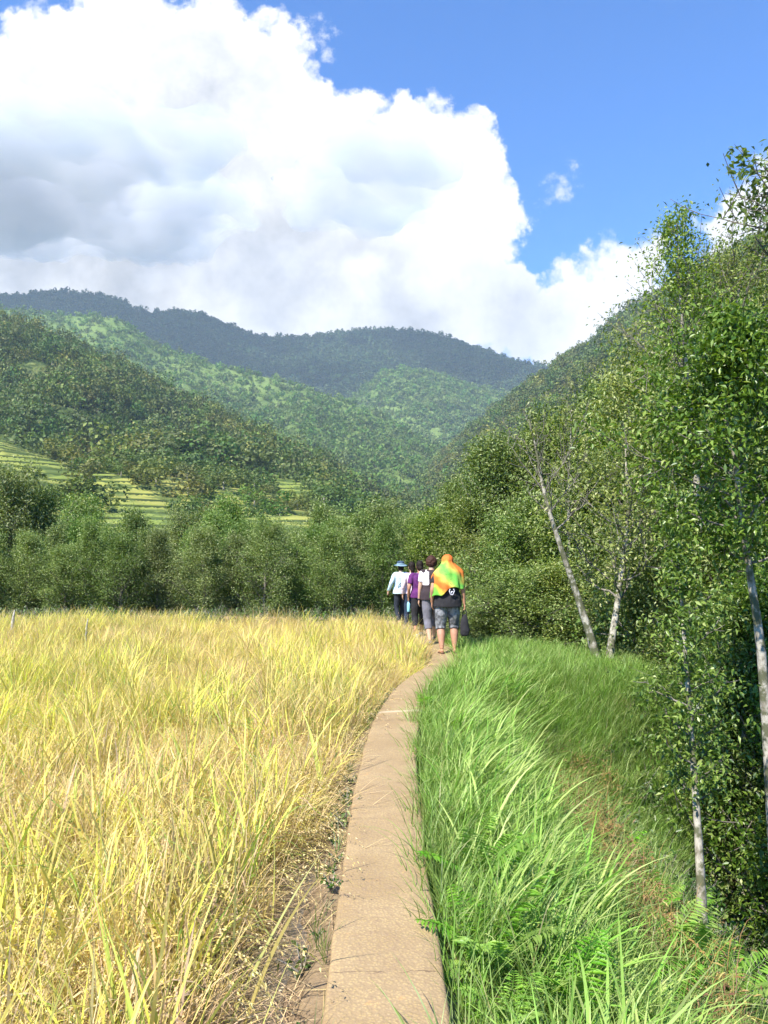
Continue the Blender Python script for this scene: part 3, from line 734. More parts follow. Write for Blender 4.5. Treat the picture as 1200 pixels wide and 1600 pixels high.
# ------------------------------------------------------------------ grass on the bank
GR = [(0.0, (0.44, 0.40, 0.16)), (0.05, (0.17, 0.28, 0.05)), (0.4, (0.26, 0.40, 0.075)), (0.75, (0.37, 0.51, 0.12)), (1.0, (0.54, 0.62, 0.24))]
M_grass = foliage('bank_grass', GR, 0.38, 0.52, 0.35, (1.0, 1.15, 0.5), hue=0.16)
def tuft(rs, n, H, wd, az0=0.0, spread=1.1, bend=1.0, lean=0.25, rad=0.08, col=None):
    mb = MB(); r = rad * np.sqrt(rs.random(n)); a = rs.random(n) * 6.28
    P = np.stack([r * np.cos(a), r * np.sin(a), np.zeros(n) - .02], 1)
    blade(mb, rs, P, az0 + rs.normal(size=n) * spread, H * (0.55 + 0.55 * rs.random(n)), wd * (0.6 + 0.6 * rs.random(n)), bend * (0.35 + 0.9 * rs.random(n)), lean * rs.random(n) + .03, 0,
          rs.random(n) if col is None else np.clip(rs.normal(col, .15, n), 0, 1), 6, 0.9); return mb
rs = np.random.default_rng(21)
BIG = [tuft(rs, 17, 0.60, 0.0165, 0.25, 1.3, 0.95, 0.50) for _ in range(4)] + [tuft(rs, 20, 0.50, 0.012, 0.0, 2.0, 0.9, 0.5) for _ in range(2)]
SMALL = [tuft(rs, 34, 0.34, 0.0055, 0, 2.5, 0.9, 0.35) for _ in range(3)]
ferns = [(752, 1380, -.15, 1.0, 'bright green fern beside the concrete path, tallest of the ferns at its edge'), (735, 1320, -.12, .8, 'small fern pressed against the right edge of the path'),
         (772, 1490, -.15, 1.0, 'fern with stacked narrow leaflets low beside the near path'), (890, 1590, -.5, 1.1, 'yellow green fern at the bottom of the grass bank'),
         (800, 1585, -.15, .9, 'fern half hidden in grass at the bottom beside the path'), (660, 1100, -.08, .8, 'light green fern where the path begins to curve right'),
         (840, 1200, -.5, .9, 'yellowish fern in the middle of the grass bank'), (1010, 1420, -1.0, 1.0, 'fern at the brown strip left of the pale slender trunk'),
         (1060, 1500, -1.2, 1.1, 'fern at the foot of the pale slender trunk'), (1130, 1560, -1.3, 1.1, 'fern in the lower right corner below the slender trunk'),
         (1000, 1560, -1.0, 1.1, 'broad fern low on the bank left of the slender trunk'), (930, 1480, -.8, .9, 'fern between the tall grass and the brown litter'),
         (1085, 1420, -1.5, 1.0, 'shaded fern right behind the brown strip of the bank'), (960, 1330, -.85, .8, 'small fern above the rusty brown litter')]
FERN_XY = []
for (px, py, z0, s_, lab) in ferns:
    p = on_z(px, py, z0)
    for _ in range(6): p = on_z(px, py, float(h(p[0], p[1])) + .12)
    FERN_XY.append((p[0], p[1]))
def bank(n, y0, y1, t0, t1, seed):
    r = np.random.default_rng(seed); y = y0 + (y1 - y0) * r.random(n); tt = t0 + (t1 - t0) * r.random(n)
    x = pathx(y) + PW_ + tt * edge(y); return x, y, tt, r
x, y, tt, r = bank(3500, 0.7, 13.2, 0.04, 1.04, 22)
dens_ = np.where(tt < 0.62, 1.0, 1.0 - 0.85 * sstep(0.58, 0.95, tt) * (y < 8.6))
k = (r.random(len(x)) < dens_)
for q_ in FERN_XY: k &= np.hypot(x - q_[0], y - q_[1] + .08) > .23
x, y, tt = x[k], y[k], tt[k]; N = len(x)
sz = np.interp(tt, [0, 0.06, 0.2, 0.6, 1.0], [0.55, 0.8, 1.0, 0.85, 0.42]) * (0.75 + 0.4 * r.random(N)) * np.where(y > 10.5, 0.8, 1.0) * (1 - 0.25 * sstep(0.2, 0.6, fbm(x, y, 5, 2) + .3))
sz *= np.interp(x - pathx(y), [0.28, 0.55], [0.55, 1.0])
z = h(x, y)
scatter('grass', BIG, np.stack([x, y, z], 1), np.stack([r.normal(size=N) * .10, 0.10 + r.normal(size=N) * .12, r.normal(size=N) * .85 - 0.15], 1), sz, [M_grass],
        'tall bright green grass bending over the bank right of the path', 'grass', r)
# grass hanging over the path's edge where it bends, and single broad blades close by
x, y, tt, r = bank(330, 8.8, 14.6, 0.0, 0.16, 26); N = len(x)
scatter('path_edge_grass', [tuft(rs, 20, 0.40, 0.010, 0, 2.2, 1.0, 0.5) for _ in range(3)], np.stack([x, y, np.maximum(h(x, y), -.14)], 1), np.stack([r.normal(size=N) * .2, .1 + r.normal(size=N) * .2, r.random(N) * 6.28], 1), 0.6 + 0.6 * r.random(N), [M_grass],
        'grass hanging against the right edge of the path where it bends', 'grass', r)
def broad(rs, n):
    mb = MB(); P = rs.normal(size=(n, 3)) * np.array([.03, .03, 0]); blade(mb, rs, P, rs.normal(size=n) * 1.4, .70 * (.7 + .4 * rs.random(n)), .017 * (.7 + .5 * rs.random(n)), .5 + .9 * rs.random(n), .1 + .35 * rs.random(n), 0, np.clip(rs.normal(.5, .22, n), .08, .86), 9, .9); return mb
x, y, tt, r = bank(250, 1.3, 9.5, 0.12, 0.66, 27); k = np.ones(len(x), bool)
for q_ in FERN_XY: k &= np.hypot(x - q_[0], y - q_[1] + .05) > .26
x, y = x[k], y[k]; N = len(x)
scatter('broad_grass_blades', [broad(rs, 5), broad(rs, 3), broad(rs, 7)], np.stack([x, y, h(x, y)], 1), np.stack([r.normal(size=N) * .1, .1 + r.normal(size=N) * .1, r.normal(size=N) * .5], 1), 0.65 + 0.45 * r.random(N), [M_grass],
        'broad long blades standing out above the bright bank grass', 'grass blades', r)
# lower, duller grass on the mound and over its side, and along the foot of the path
x, y, tt, r = bank(3400, 8.5, 13.6, 0.25, 1.7, 23)
x2, y2, tt2, _ = bank(1500, 0.8, 9, 0.0, 1.5, 24)
x = np.concatenate([x, x2]); y = np.concatenate([y, y2]); N = len(x)
M_grass2 = foliage('mound_grass', [(0.0, (0.28, 0.26, 0.10)), (0.12, (0.15, 0.24, 0.045)), (0.6, (0.23, 0.36, 0.07)), (1.0, (0.36, 0.47, 0.13))], 0.4, 0.45, 0.4, hue=0.10)
scatter('mound_grass', SMALL, np.stack([x, y, h(x, y)], 1), np.stack([r.normal(size=N) * .15, r.normal(size=N) * .15, r.random(N) * 6.28], 1), 0.65 + 0.8 * r.random(N), [M_grass2],
        'shorter soft grass on the mound below the two pale trunks', 'grass', r)
# brown dead fern litter along the lower break of the bank
rs = np.random.default_rng(25)
M_dead = foliage('dead_fern', [(0, (0.16, 0.09, 0.04)), (0.5, (0.32, 0.19, 0.08)), (1, (0.44, 0.38, 0.16))], 0.2, 0.8, 0.1, (1, 1, 1), hue=0.12)
def litter(rs, n):
    n = int(n * 1.6); mb = MB(); P = rs.normal(size=(n, 3)) * np.array([.11, .11, .04]) + np.array([0, 0, .05])
    D = rs.normal(size=(n, 3)) * np.array([1, 1, .6]); leaves(mb, rs, P, D, 0.025 + 0.03 * rs.random(n), 0.009, 0, None, 0.3, droop=.2)
    blade(mb, rs, P[: n // 6], rs.random(n // 6) * 6.28, 0.2, 0.004, 1.2, 0.5, 0, 0.4, 3); return mb
N = 380; y = 1.5 + 8.2 * rs.random(N); tt = np.clip(rs.normal(0.98, 0.10, N), 0.5, 1.3); x = pathx(y) + PW_ + tt * edge(y)
scatter('dead_ferns', [litter(rs, 60) for _ in range(4)], np.stack([x, y, h(x, y) + .02], 1), np.stack([rs.normal(size=N) * .2, 0.4 + rs.normal(size=N) * .2, rs.random(N) * 6.28], 1), 0.8 + 0.6 * rs.random(N), [M_dead],
        'rusty brown dead fern litter in a strip below the green grass', 'dead ferns', rs)
# grasses, herbs and ferns of the shady slope
def herb(rs, n, leaf, tall):
    mb = MB(); ns = 7
    for k in range(ns):
        a = rs.random() * 6.28; l_ = tall * (0.6 + .6 * rs.random()); c = np.array([math.cos(a), math.sin(a), 0]); q = np.linspace(0, 1, 5)[:, None]
        pts = q * (c * l_ * .4 + np.array([0, 0, l_])) + c * (q ** 2) * l_ * .25
        tube(mb, pts, np.linspace(.005, .002, 5), 3, 1, .4, False)
        m_ = n // ns; f = 0.25 + .75 * rs.random(m_); P = np.stack([np.interp(f, q[:, 0], pts[:, i]) for i in range(3)], 1)
        D = rs.normal(size=(m_, 3)) + np.array([0, 0, .3]) + c * .4; leaves(mb, rs, P, D, leaf * (.6 + .6 * rs.random(m_)), leaf * .45, 0, None, .2, droop=.15)
    return mb
rs = np.random.default_rng(31)
LF = [(0.0, (0.022, 0.05, 0.012)), (0.45, (0.055, 0.105, 0.022)), (0.8, (0.10, 0.165, 0.035)), (1.0, (0.20, 0.24, 0.07))]
M_herb = foliage('undergrowth_leaf', [(0.0, (0.03, 0.07, 0.014)), (0.5, (0.08, 0.155, 0.03)), (1.0, (0.19, 0.27, 0.06))], 0.35, 0.4, 0.5, hue=0.15)
N = 3600; y = 1.0 + 19 * rs.random(N); x = pathx(y) + PW_ + edge(y) * 1.0 + 0.05 + 9.5 * rs.random(N) ** 1.2
scatter('undergrowth', [herb(rs, 63, 0.085, 0.38) for _ in range(5)], np.stack([x, y, h(x, y) - .02], 1), np.stack([rs.normal(size=N) * .2, .25 + rs.normal(size=N) * .2, rs.random(N) * 6.28], 1), np.interp(x - pathx(y) - edge(y), [0, 1.5], [.45, .8]) * (.7 + .7 * rs.random(N)), [M_herb, M_bark],
        'leafy undergrowth covering the shaded slope and gully below the bank', 'undergrowth', rs)
# green weeds beyond the end of the field and at the path's side
N = 900; y = 18.3 + 4.2 * rs.random(N); x = -14 + 18 * rs.random(N)
k = path_dist(x, y) > 0.35; x, y = x[k], y[k]; N = len(x)
scatter('verge_weeds', [herb(rs, 49, 0.06, 0.25) for _ in range(3)] + [tuft(rs, 24, .3, .006, 0, 2.5)], np.stack([x, y, h(x, y) - .02], 1), np.stack([rs.normal(size=N) * .2, rs.normal(size=N) * .2, rs.random(N) * 6.28], 1), 0.6 + 0.6 * rs.random(N), [M_herb, M_bark],
        'low green weeds along the far end of the rice field', 'weeds', rs)
N = 75; y = 1.9 + 8.5 * rs.random(N); x = pathx(y) - PW_ - 0.03 - 0.10 * rs.random(N)
scatter('path_weeds', [herb(rs, 28, 0.028, 0.07) for _ in range(3)] + [tuft(rs, 10, .2, .004, 0, 2.5, 0.5, 0.3, 0.02, .8)], np.stack([x, y, h(x, y) - .01], 1), np.stack([rs.normal(size=N) * .2, rs.normal(size=N) * .2, rs.random(N) * 6.28], 1), 0.6 + 0.8 * rs.random(N), [M_herb, M_bark],
        'small weeds rooted in the mud along the left edge of the path', 'weeds', rs)

# ------------------------------------------------------------------ ferns: each plant a thing, each frond a part
M_fern = foliage('fern_frond', [(0, (0.12, 0.26, 0.03)), (0.5, (0.20, 0.40, 0.05)), (1, (0.32, 0.50, 0.08))], 0.42, 0.4, 0.4, hue=0.12)
def frond_mesh(rs, L):
    mb = MB(); n = 26; q = np.linspace(0, 1, n); ang = 0.35 + 1.15 * q ** 1.3
    xx = np.concatenate([[0], np.cumsum(np.sin(ang[:-1]) * L / n)]); zz = np.concatenate([[0], np.cumsum(np.cos(ang[:-1]) * L / n)])
    C = np.stack([xx, 0 * xx, zz], 1); tube(mb, C, np.linspace(.0035, .001, n), 4, 0, .3)
    for sd_ in (-1, 1):
        i = np.arange(3, n - 1); ln = L * 0.26 * np.sin(np.clip((q[i] - 0.05) / 0.95, 0, 1) * math.pi * 0.93 + 0.16) ** 0.8
        tan = norm(C[i + 1] - C[i]); D = tan * 0.35 + np.array([0, sd_, 0]); D[:, 2] -= 0.12
        D = D + rs.normal(size=D.shape) * .07; ln = ln * (.85 + .3 * rs.random(len(ln)))
        leaves(mb, rs, C[i], D, ln, L * .034, 0, .25 + .75 * rs.random(len(ln)), .18, up=np.array([0, 0, 4.0]), droop=.12)
    return mb.mesh('frond', [M_fern])
rs = np.random.default_rng(41); FM = [frond_mesh(rs, .42), frond_mesh(rs, .34), frond_mesh(rs, .5)]
for i, (px, py, z0, s, lab) in enumerate(ferns):
    p = on_z(px, py, z0); 
    for _ in range(6): p = on_z(px, py, float(h(p[0], p[1])) + .12)
    e = empty('fern', (p[0], p[1], float(h(p[0], p[1]))), rs.random() * 6.28); s *= 1.0; e.scale = (s, s, s)
    tag(e, lab, 'fern', 'ferns on the bank')
    n = int(rs.integers(6, 10))
    for k in range(n):
        f = link('frond', FM[int(rs.integers(0, 3))], e); f.rotation_euler = (rs.normal() * .15, rs.normal() * .22, k / n * 6.28 + rs.normal() * .25); q = .75 + .4 * rs.random(); f.scale = (q, q, q)

# ------------------------------------------------------------------ trees
TB = plain('tree_bark', (0.17, 0.15, 0.12), 0.9, 0.5, 14, 0.2, 0.6)
def birchy():
    m, t = mat('whitish_bark'); c = t.n('ShaderNodeTexCoord'); sc_ = t.vmath('MULTIPLY', c.outputs['Object'], (1, 1, .45)).outputs[0]
    n = t.noise(sc_, 16, 5, .65); n2 = t.noise(c.outputs['Object'], 6.0, 5, .65)
    k = t.mix(t.smooth(n.outputs['Fac'], .42, .62), (.44, .40, .32), (.22, .19, .14)); k = t.mix(t.smooth(n2.outputs['Fac'], .46, .56), k, (.11, .11, .06))
    p = t.n('ShaderNodeBsdfPrincipled', inp={'Base Color': k, 'Roughness': .8, 'Specular IOR Level': .2}); b = t.n('ShaderNodeBump', inp={'Height': n.outputs['Fac'], 'Strength': .6, 'Distance': .01}); t.l(b.outputs[0], p.inputs['Normal'])
    finish(t, p.outputs[0]); return m
M_white = birchy()
M_leafA = foliage('grove_leaf', [(0.0, (0.08, 0.125, 0.026)), (0.5, (0.165, 0.24, 0.055)), (0.85, (0.27, 0.34, 0.10)), (1.0, (0.45, 0.48, 0.22))], 0.32, 0.5, 0.4, hue=0.10)
M_leafB = foliage('light_leaf', [(0.0, (0.08, 0.125, 0.022)), (0.5, (0.19, 0.245, 0.045)), (0.85, (0.30, 0.35, 0.08)), (1.0, (0.46, 0.46, 0.20))], 0.36, 0.5, 0.4, hue=0.10)
M_leafC = foliage('dark_glossy_leaf', [(0.0, (0.045, 0.09, 0.014)), (0.5, (0.12, 0.185, 0.03)), (0.9, (0.21, 0.28, 0.055)), (1.0, (0.34, 0.38, 0.13))], 0.32, 0.38, 0.45, hue=0.08)
def tree_mesh(seed, H, cr, cb, nl, per, leaf, rt, lean=(0, 0), clump=0.10, wander=.25, bare=0.0, up=.75, twn=7, trunk_pts=None, lm=None, bark=None, top=1.0, limb=None):
    """tapered trunk with limbs and twigs; leaves gathered round the twigs so that sky shows between the boughs"""
    rs = np.random.default_rng(seed); tr = MB(); cr_ = MB(); n = 12
    if trunk_pts is None:
        q = np.linspace(0, 1, n)[:, None]; wv = np.cumsum(rs.normal(size=(n, 2)), axis=0) * wander * .12; wv -= wv[0]
        T = np.concatenate([wv + q * np.array(lean), q * H], 1)
    else: T = np.asarray(trunk_pts, float); n = len(T); H = T[-1, 2]
    qq = np.linspace(0, 1, n); rad = rt * (1 - .86 * qq) * (1 + .35 * np.exp(-qq * 14)); tube(tr, T, rad, 9, 0)
    pos = lambda f: np.array([np.interp(f, qq, T[:, i]) for i in range(3)])
    LP = []; LD = []
    for k in range(nl):
        f = cb + (1 - cb) * (k + rs.random()) / nl; f = min(f, .985); p0 = pos(f); az = k * 2.399 + rs.normal() * .4
        rel = (f - cb) / (1 - cb); L = cr * (0.35 + 0.75 * math.sin(min(1, rel * 1.15 + .12) * math.pi) ** .8) * (.7 + .5 * rs.random()) * (1 if rel < .85 else top)
        d = np.array([math.cos(az), math.sin(az), up * (.5 + .9 * rs.random())]); d /= np.linalg.norm(d)
        m_ = 7; s_ = np.linspace(0, 1, m_)[:, None]; pts = p0 + d * L * s_ + np.array([0, 0, 1]) * L * .22 * s_ ** 2 + np.cumsum(rs.normal(size=(m_, 3)), 0) * L * .035 * (s_ > 0)
        r0 = max(.006, float(np.interp(f, qq, rad)) * .45); tube(tr, pts, r0 * (1 - .8 * s_[:, 0]), 5, 1, .5, False)
        isb = rs.random() < bare
        for j in range(twn):
            g = .25 + .75 * (j + rs.random()) / twn; p1 = np.array([np.interp(g, s_[:, 0], pts[:, i]) for i in range(3)])
            e = d * .7 + rs.normal(size=3) * .75 + np.array([0, 0, .25]); e /= np.linalg.norm(e); l2 = L * (.22 + .25 * rs.random())
            t2 = np.linspace(0, 1, 4)[:, None]; q2 = p1 + e * l2 * t2 + np.array([0, 0, 1]) * l2 * .15 * t2 ** 2
            tube(tr, q2, r0 * .35 * (1 - .7 * t2[:, 0]) + .0015, 3, 1, .5, False)
            if isb: continue
            u = rs.random(per) ** .8; P = p1 + e * l2 * u[:, None] * 1.1 + rs.normal(size=(per, 3)) * clump
            LP.append(P); LD.append(e * .5 + rs.normal(size=(per, 3)) * .8 + np.array([0, 0, -.25]))
    P = np.concatenate(LP); D = np.concatenate(LD); N = len(P)
    leaves(cr_, rs, P, D, leaf * (.6 + .7 * rs.random(N)), leaf * (.38 + .12 * rs.random(N)), 0, rs.random(N), .22, droop=.12)
    return tr.mesh('trunk', [bark or TB, limb or TB], True), cr_.mesh('crown', [lm or M_leafA])
def place_tree(name, meshes, loc, sc_, rz, label, cat, group=None, tilt=0, crown_mat=None):
    e = empty(name, loc, rz); e.scale = (sc_ * 1.0, sc_ * 1.0, sc_) if not hasattr(sc_, '__len__') else sc_; e.rotation_euler = (tilt, 0, rz)
    a = link('trunk', meshes[0], e); b = link('crown', meshes[1], e)
    tag(e, label, cat, group)
    if crown_mat is not None:
        b.material_slots[0].link = 'OBJECT'; b.material_slots[0].material = crown_mat
    return e
PR = [tree_mesh(101, 6, 1.7, .05, 44, 74, .10, .085, clump=.19, up=.9), tree_mesh(102, 6, 1.5, .08, 42, 74, .09, .08, clump=.17, up=1.1, bark=M_white),
      tree_mesh(103, 6, 1.9, .04, 46, 74, .10, .09, clump=.21, up=.75), tree_mesh(104, 6, 1.4, .12, 40, 72, .09, .075, clump=.16, up=1.4, bark=M_white),
      tree_mesh(105, 6, 1.8, .06, 44, 70, .10, .085, clump=.19, bare=.12, up=1.0)]
# ---- the wall of trees beyond the field
rs = np.random.default_rng(51)
row = [  # px, depth, top py, mesh, label
 (-60, 27, 770, 0, 0), (15, 29, 735, 2, 0), (70, 30, 762, 1, 0), (-10, 22.5, 850, 3, 0), (45, 23, 872, 0, 0), (84, 24, 820, 3, 0), (125, 27, 826, 2, 0), (170, 25, 838, 1, 0),
 (215, 27, 816, 0, 0), (255, 25, 848, 4, 0), (292, 28, 818, 2, 0), (335, 26, 812, 1, 0), (376, 25, 832, 0, 0), (415, 28, 826, 3, 0), (452, 26, 844, 2, 0), (492, 25, 838, 0, 0),
 (528, 27, 822, 1, 0), (562, 25, 820, 4, 0), (596, 26, 806, 2, 0), (148, 23, 868, 1, 0), (233, 23, 862, 3, 0), (312, 23.2, 858, 0, 0), (395, 23, 868, 4, 0), (470, 23.4, 866, 1, 0),
 (545, 23, 858, 0, 0), (612, 23.5, 840, 3, 0), (350, 30, 798, 4, 0), (130, 32, 794, 0, 0), (510, 31, 804, 3, 0), (-110, 24, 830, 2, 0), (-160, 27, 780, 0, 0)]
for k_ in range(14): row.append((-130 + k_ * 55 + 12 * math.sin(k_ * 5), 21.7 + .8 * math.sin(k_ * 3.1), 846 + 18 * math.sin(k_ * 2.3), (0, 3, 2, 1)[k_ % 4], 0))
ORD = ['first', 'second', 'third', 'fourth', 'fifth', 'sixth', 'seventh', 'eighth', 'ninth', 'tenth', 'eleventh', 'twelfth', 'thirteenth', 'fourteenth', 'fifteenth', 'sixteenth', 'seventeenth', 'eighteenth', 'nineteenth', 'twentieth', 'twenty first', 'twenty second', 'twenty third', 'twenty fourth', 'twenty fifth', 'twenty sixth']
def rank(lst, rowof, it):
    same = sorted(q[0] for q in lst if rowof(q) == rowof(it)); return ORD[same.index(it[0])]
row_l = lambda q: 'foremost' if q[1] < 22.55 else 'front' if q[1] < 24.6 else 'middle' if q[1] < 27.5 else 'rear'
row_w = lambda q: 'near' if q[1] < 14 else 'middle' if q[1] < 19.8 else 'far' if q[1] < 24 else 'rearmost'
for i, (px, d, ty, mi, _) in enumerate(row):
    ty -= 16 if ty < 848 and px > 120 else 30 if ty > 855 else 0
    x = (px - 600) / FPX * d; z0 = float(h(x, d)); zt = at(px, ty, d)[2]; s = (zt - z0) / 6.55
    kind = ('low bushy', 'mid height')[ty < 830] if d < 24.5 else ('dense', 'tall')[ty < 790]
    place_tree('broadleaf_tree', PR[mi], (x, d, z0 - .1), (max(s, .5) * 1.08, max(s, .5) * 1.08, s * 1.04), rs.random() * 6.28,
               '%s green tree, %s from left in the %s row behind the rice field' % (kind, rank(row, row_l, row[i]), row_l(row[i])), 'tree', 'trees in the line behind the rice field')
# ---- the taller wood on the right
wood = [(652, 27, 806, 1), (668, 24, 790, 0), (640, 31, 800, 2), (700, 26, 742, 3), (728, 23, 775, 0), (742, 27, 745, 2), (772, 24, 668, 1), (806, 26, 690, 0), (838, 24, 640, 3), (868, 27, 668, 2),
        (905, 23, 640, 0), (940, 26, 585, 1), (978, 22, 600, 3), (1015, 25, 540, 2), (1060, 22, 520, 0), (1105, 24, 470, 1), (1150, 22, 455, 2), (1200, 24, 420, 0), (1260, 22, 400, 2),
        (752, 19.5, 830, 2), (790, 18, 800, 0), (830, 19, 760, 1), (872, 17.5, 790, 2), (912, 18, 740, 0), (955, 17, 700, 1), (1000, 18, 690, 2), (1045, 17, 650, 0), (1095, 18, 610, 1), (1150, 16, 590, 2),
        (776, 15.6, 905, 0), (825, 15.2, 880, 2), (868, 15, 870, 1), (1005, 15, 830, 2), (1020, 13.5, 800, 0), (1065, 13, 820, 1), (1115, 13.5, 760, 2), (1180, 12.5, 700, 0), (1250, 13, 640, 2),
        (1160, 11.0, 960, 2), (1150, 10, 900, 1), (1220, 9.5, 860, 0)]
for i, (px, d, ty, mi) in enumerate(wood):
    x = (px - 600) / FPX * d; z0 = float(h(x, d)); zt = at(px, ty, d)[2]; s = (zt - z0) / 6.5
    lm = [None, M_leafB, None][i % 3] if d > 12 else M_leafC
    what = ('tall' if ty < 620 else 'mid height' if ty < 800 else 'low') + (' yellow green' if lm is M_leafB else ' dark' if lm is M_leafC else ' green')
    sx = min(max(s, .7), 1.25)
    place_tree('woodland_tree', PR[mi], (x, d, z0 - .1), (sx * 1.05, sx * 1.05, s), rs.random() * 6.28, '%s tree, %s from left in the %s row of the right wood' % (what, rank(wood, row_w, wood[i]), row_w(wood[i])), 'tree', 'trees of the wood on the right', crown_mat=lm)

# ---- trees with a place of their own
def hero(name, base, pts_px, d, label, seed, cr, nl, per, leaf, rt, cb=.3, lm=None, bark=None, **kw):
    """trunk through picture points at depth d (a pair lets it lean in depth)"""
    P = np.array([at(px, py, dd) for px, py, dd in pts_px]); 
    gz = float(h(P[0][0], P[0][1])); P[0][2] = min(P[0][2], gz)
    o = P[0].copy(); T = P - o
    q = np.linspace(0, 1, len(T)); qq = np.linspace(0, 1, 14); T = np.stack([np.interp(qq, q, T[:, i]) for i in range(3)], 1)
    T[1:-1] = (T[:-2] + 2 * T[1:-1] + T[2:]) / 4
    ms = tree_mesh(seed, 1, cr, cb, nl, per, leaf, rt, trunk_pts=T, lm=lm, bark=bark, **kw)
    return place_tree(name, ms, tuple(o), 1.0, 0, label, 'tree')
hero('leaning_tree', 0, [(937, 1050, 12.3), (925, 1000, 12.3), (905, 940, 12.3), (885, 880, 12.25), (864, 820, 12.2), (848, 765, 12.2), (838, 700, 12.2), (826, 655, 12.2)], 12.3,
     'slender leaning tree with bare whitish trunk and dead forked twigs on the grassy mound', 201, .85, 15, 14, .06, .068, .52, M_leafB, M_white, bare=.62, up=1.0, clump=.07)
hero('upright_tree', 0, [(952, 1050, 12.5), (955, 1000, 12.5), (966, 940, 12.6), (972, 880, 12.6), (985, 800, 12.7), (975, 700, 12.8), (985, 600, 12.8)], 12.5,
     'upright tree with short pale trunk beside the leaning one on the mound', 202, 1.25, 34, 30, .075, .065, .32, M_leafB, M_white, clump=.12)
hero('slender_tree', 0, [(1100, 1500, 6.2), (1097, 1420, 6.2), (1093, 1330, 6.25), (1086, 1230, 6.3), (1079, 1130, 6.35), (1070, 1010, 6.4), (1062, 900, 6.5), (1058, 780, 6.6)], 6.2,
     'slender tree with patchy white trunk rising from the ferns at lower right', 203, .30, 26, 24, .055, .042, .38, M_leafC, M_white, clump=.06, up=.5)
hero('large_tree', 0, [(1215, 1210, 7.6), (1196, 1080, 7.6), (1186, 980, 7.5), (1168, 880, 7.5), (1156, 780, 7.4), (1144, 690, 7.3), (1136, 600, 7.2), (1150, 500, 7.2)], 7.5,
     'large tree with mottled pale trunk and dark glossy leaves at the right edge', 204, .85, 36, 52, .072, .052, .42, M_leafC, M_white, clump=.10, up=.5, top=.5)
hero('tall_thin_tree', 0, [(1110, 1060, 13), (1095, 900, 13), (1090, 760, 13), (1080, 640, 13), (1068, 540, 13), (1062, 450, 13), (1058, 350, 13)], 13,
     'tall thin tree whose open top stands against the cloud above the mountain slope', 205, 1.0, 46, 22, .075, .075, .35, M_leafB, M_white, clump=.10, up=1.0)
hero('feathery_tree', 0, [(1135, 1060, 14.5), (1140, 900, 14.5), (1150, 760, 14.5), (1135, 640, 14.5), (1140, 540, 14.5), (1150, 470, 14.5), (1165, 415, 14.5)], 14,
     'pale green feathery tree with whitish upper limbs just right of the tall thin one', 206, 1.9, 40, 24, .075, .09, .45, M_leafB, M_white, clump=.12, up=.9)
hero('pale_twig_tree', 0, [(885, 1020, 17), (890, 900, 17), (888, 800, 17), (890, 730, 17), (893, 640, 17)], 17,
     'small tree with a thin white stem and bare upper twigs above the wood', 207, .9, 20, 16, .07, .05, .5, M_leafB, M_white, bare=.6, up=1.0)
hero('overhanging_tree', 0, [(1420, 1300, 8), (1400, 1000, 8), (1370, 700, 8), (1340, 500, 8), (1310, 400, 8), (1255, 320, 8), (1195, 262, 8)], 8,
     'tree leaning in at the upper right with dark leafy sprays against the cloud', 208, .95, 26, 7, .085, .10, .62, M_leafC, TB, clump=.06, up=.25)

# ---- bushes and single trees standing among the terraces
BR = np.random.default_rng(61)
def bush_mesh(r, n, card):
    mb = crown_proto(r, n, card); return mb.mesh('bush', [M_forest, M_bark])
BM = [bush_mesh(BR, 420, .09) for _ in range(4)]
k = 0
def bush(px, d, s, lab, name='bush', cat='bush', grp='bushes among the terraces'):
    x = (px - 600) / FPX * d
    o = link(name, BM[int(BR.integers(0, 4))], None, (x, d, float(terr_z(px, d)) - s * .1)); o.scale = (s * 1.15, s * 1.15, s * (.7 + .3 * BR.random())); o.rotation_euler = (0, 0, BR.random() * 6.28)
    tag(o, lab, cat, grp)
zones = [((60, 240), (395, 425), 9, 7, 'dark bush at the head of the upper terraces on the left'), ((215, 420), (330, 400), 26, 8, 'round green bush on the rough ground between the terraces'),
         ((90, 200), (300, 350), 9, 7, 'bush on the slope below the upper left terraces'), ((-60, 160), (190, 240), 9, 6, 'leafy tree below the terraces at the far left'), ((455, 620), (330, 430), 18, 10, 'bush at the right end of the terraces'),
         ((120, 500), (270, 335), 22, 6, 'low bush on the banks of the middle terraces'), ((270, 330), (215, 260), 5, 4, 'small bush on the lower terraces'), ((380, 520), (250, 300), 8, 5, 'small bush beside the lower right terraces'), ((160, 420), (424, 438), 20, 13, 'dark tree where the terraces meet the forest')]
for (a, b), (d0, d1), n, s, lab in zones:
    for q_, bx_ in enumerate(sorted(a + (b - a) * BR.random(n))): bush(bx_, d0 + (d1 - d0) * BR.random(), s * (1.1 + 1.2 * BR.random()), lab + ', %s from the left' % ORD[q_])
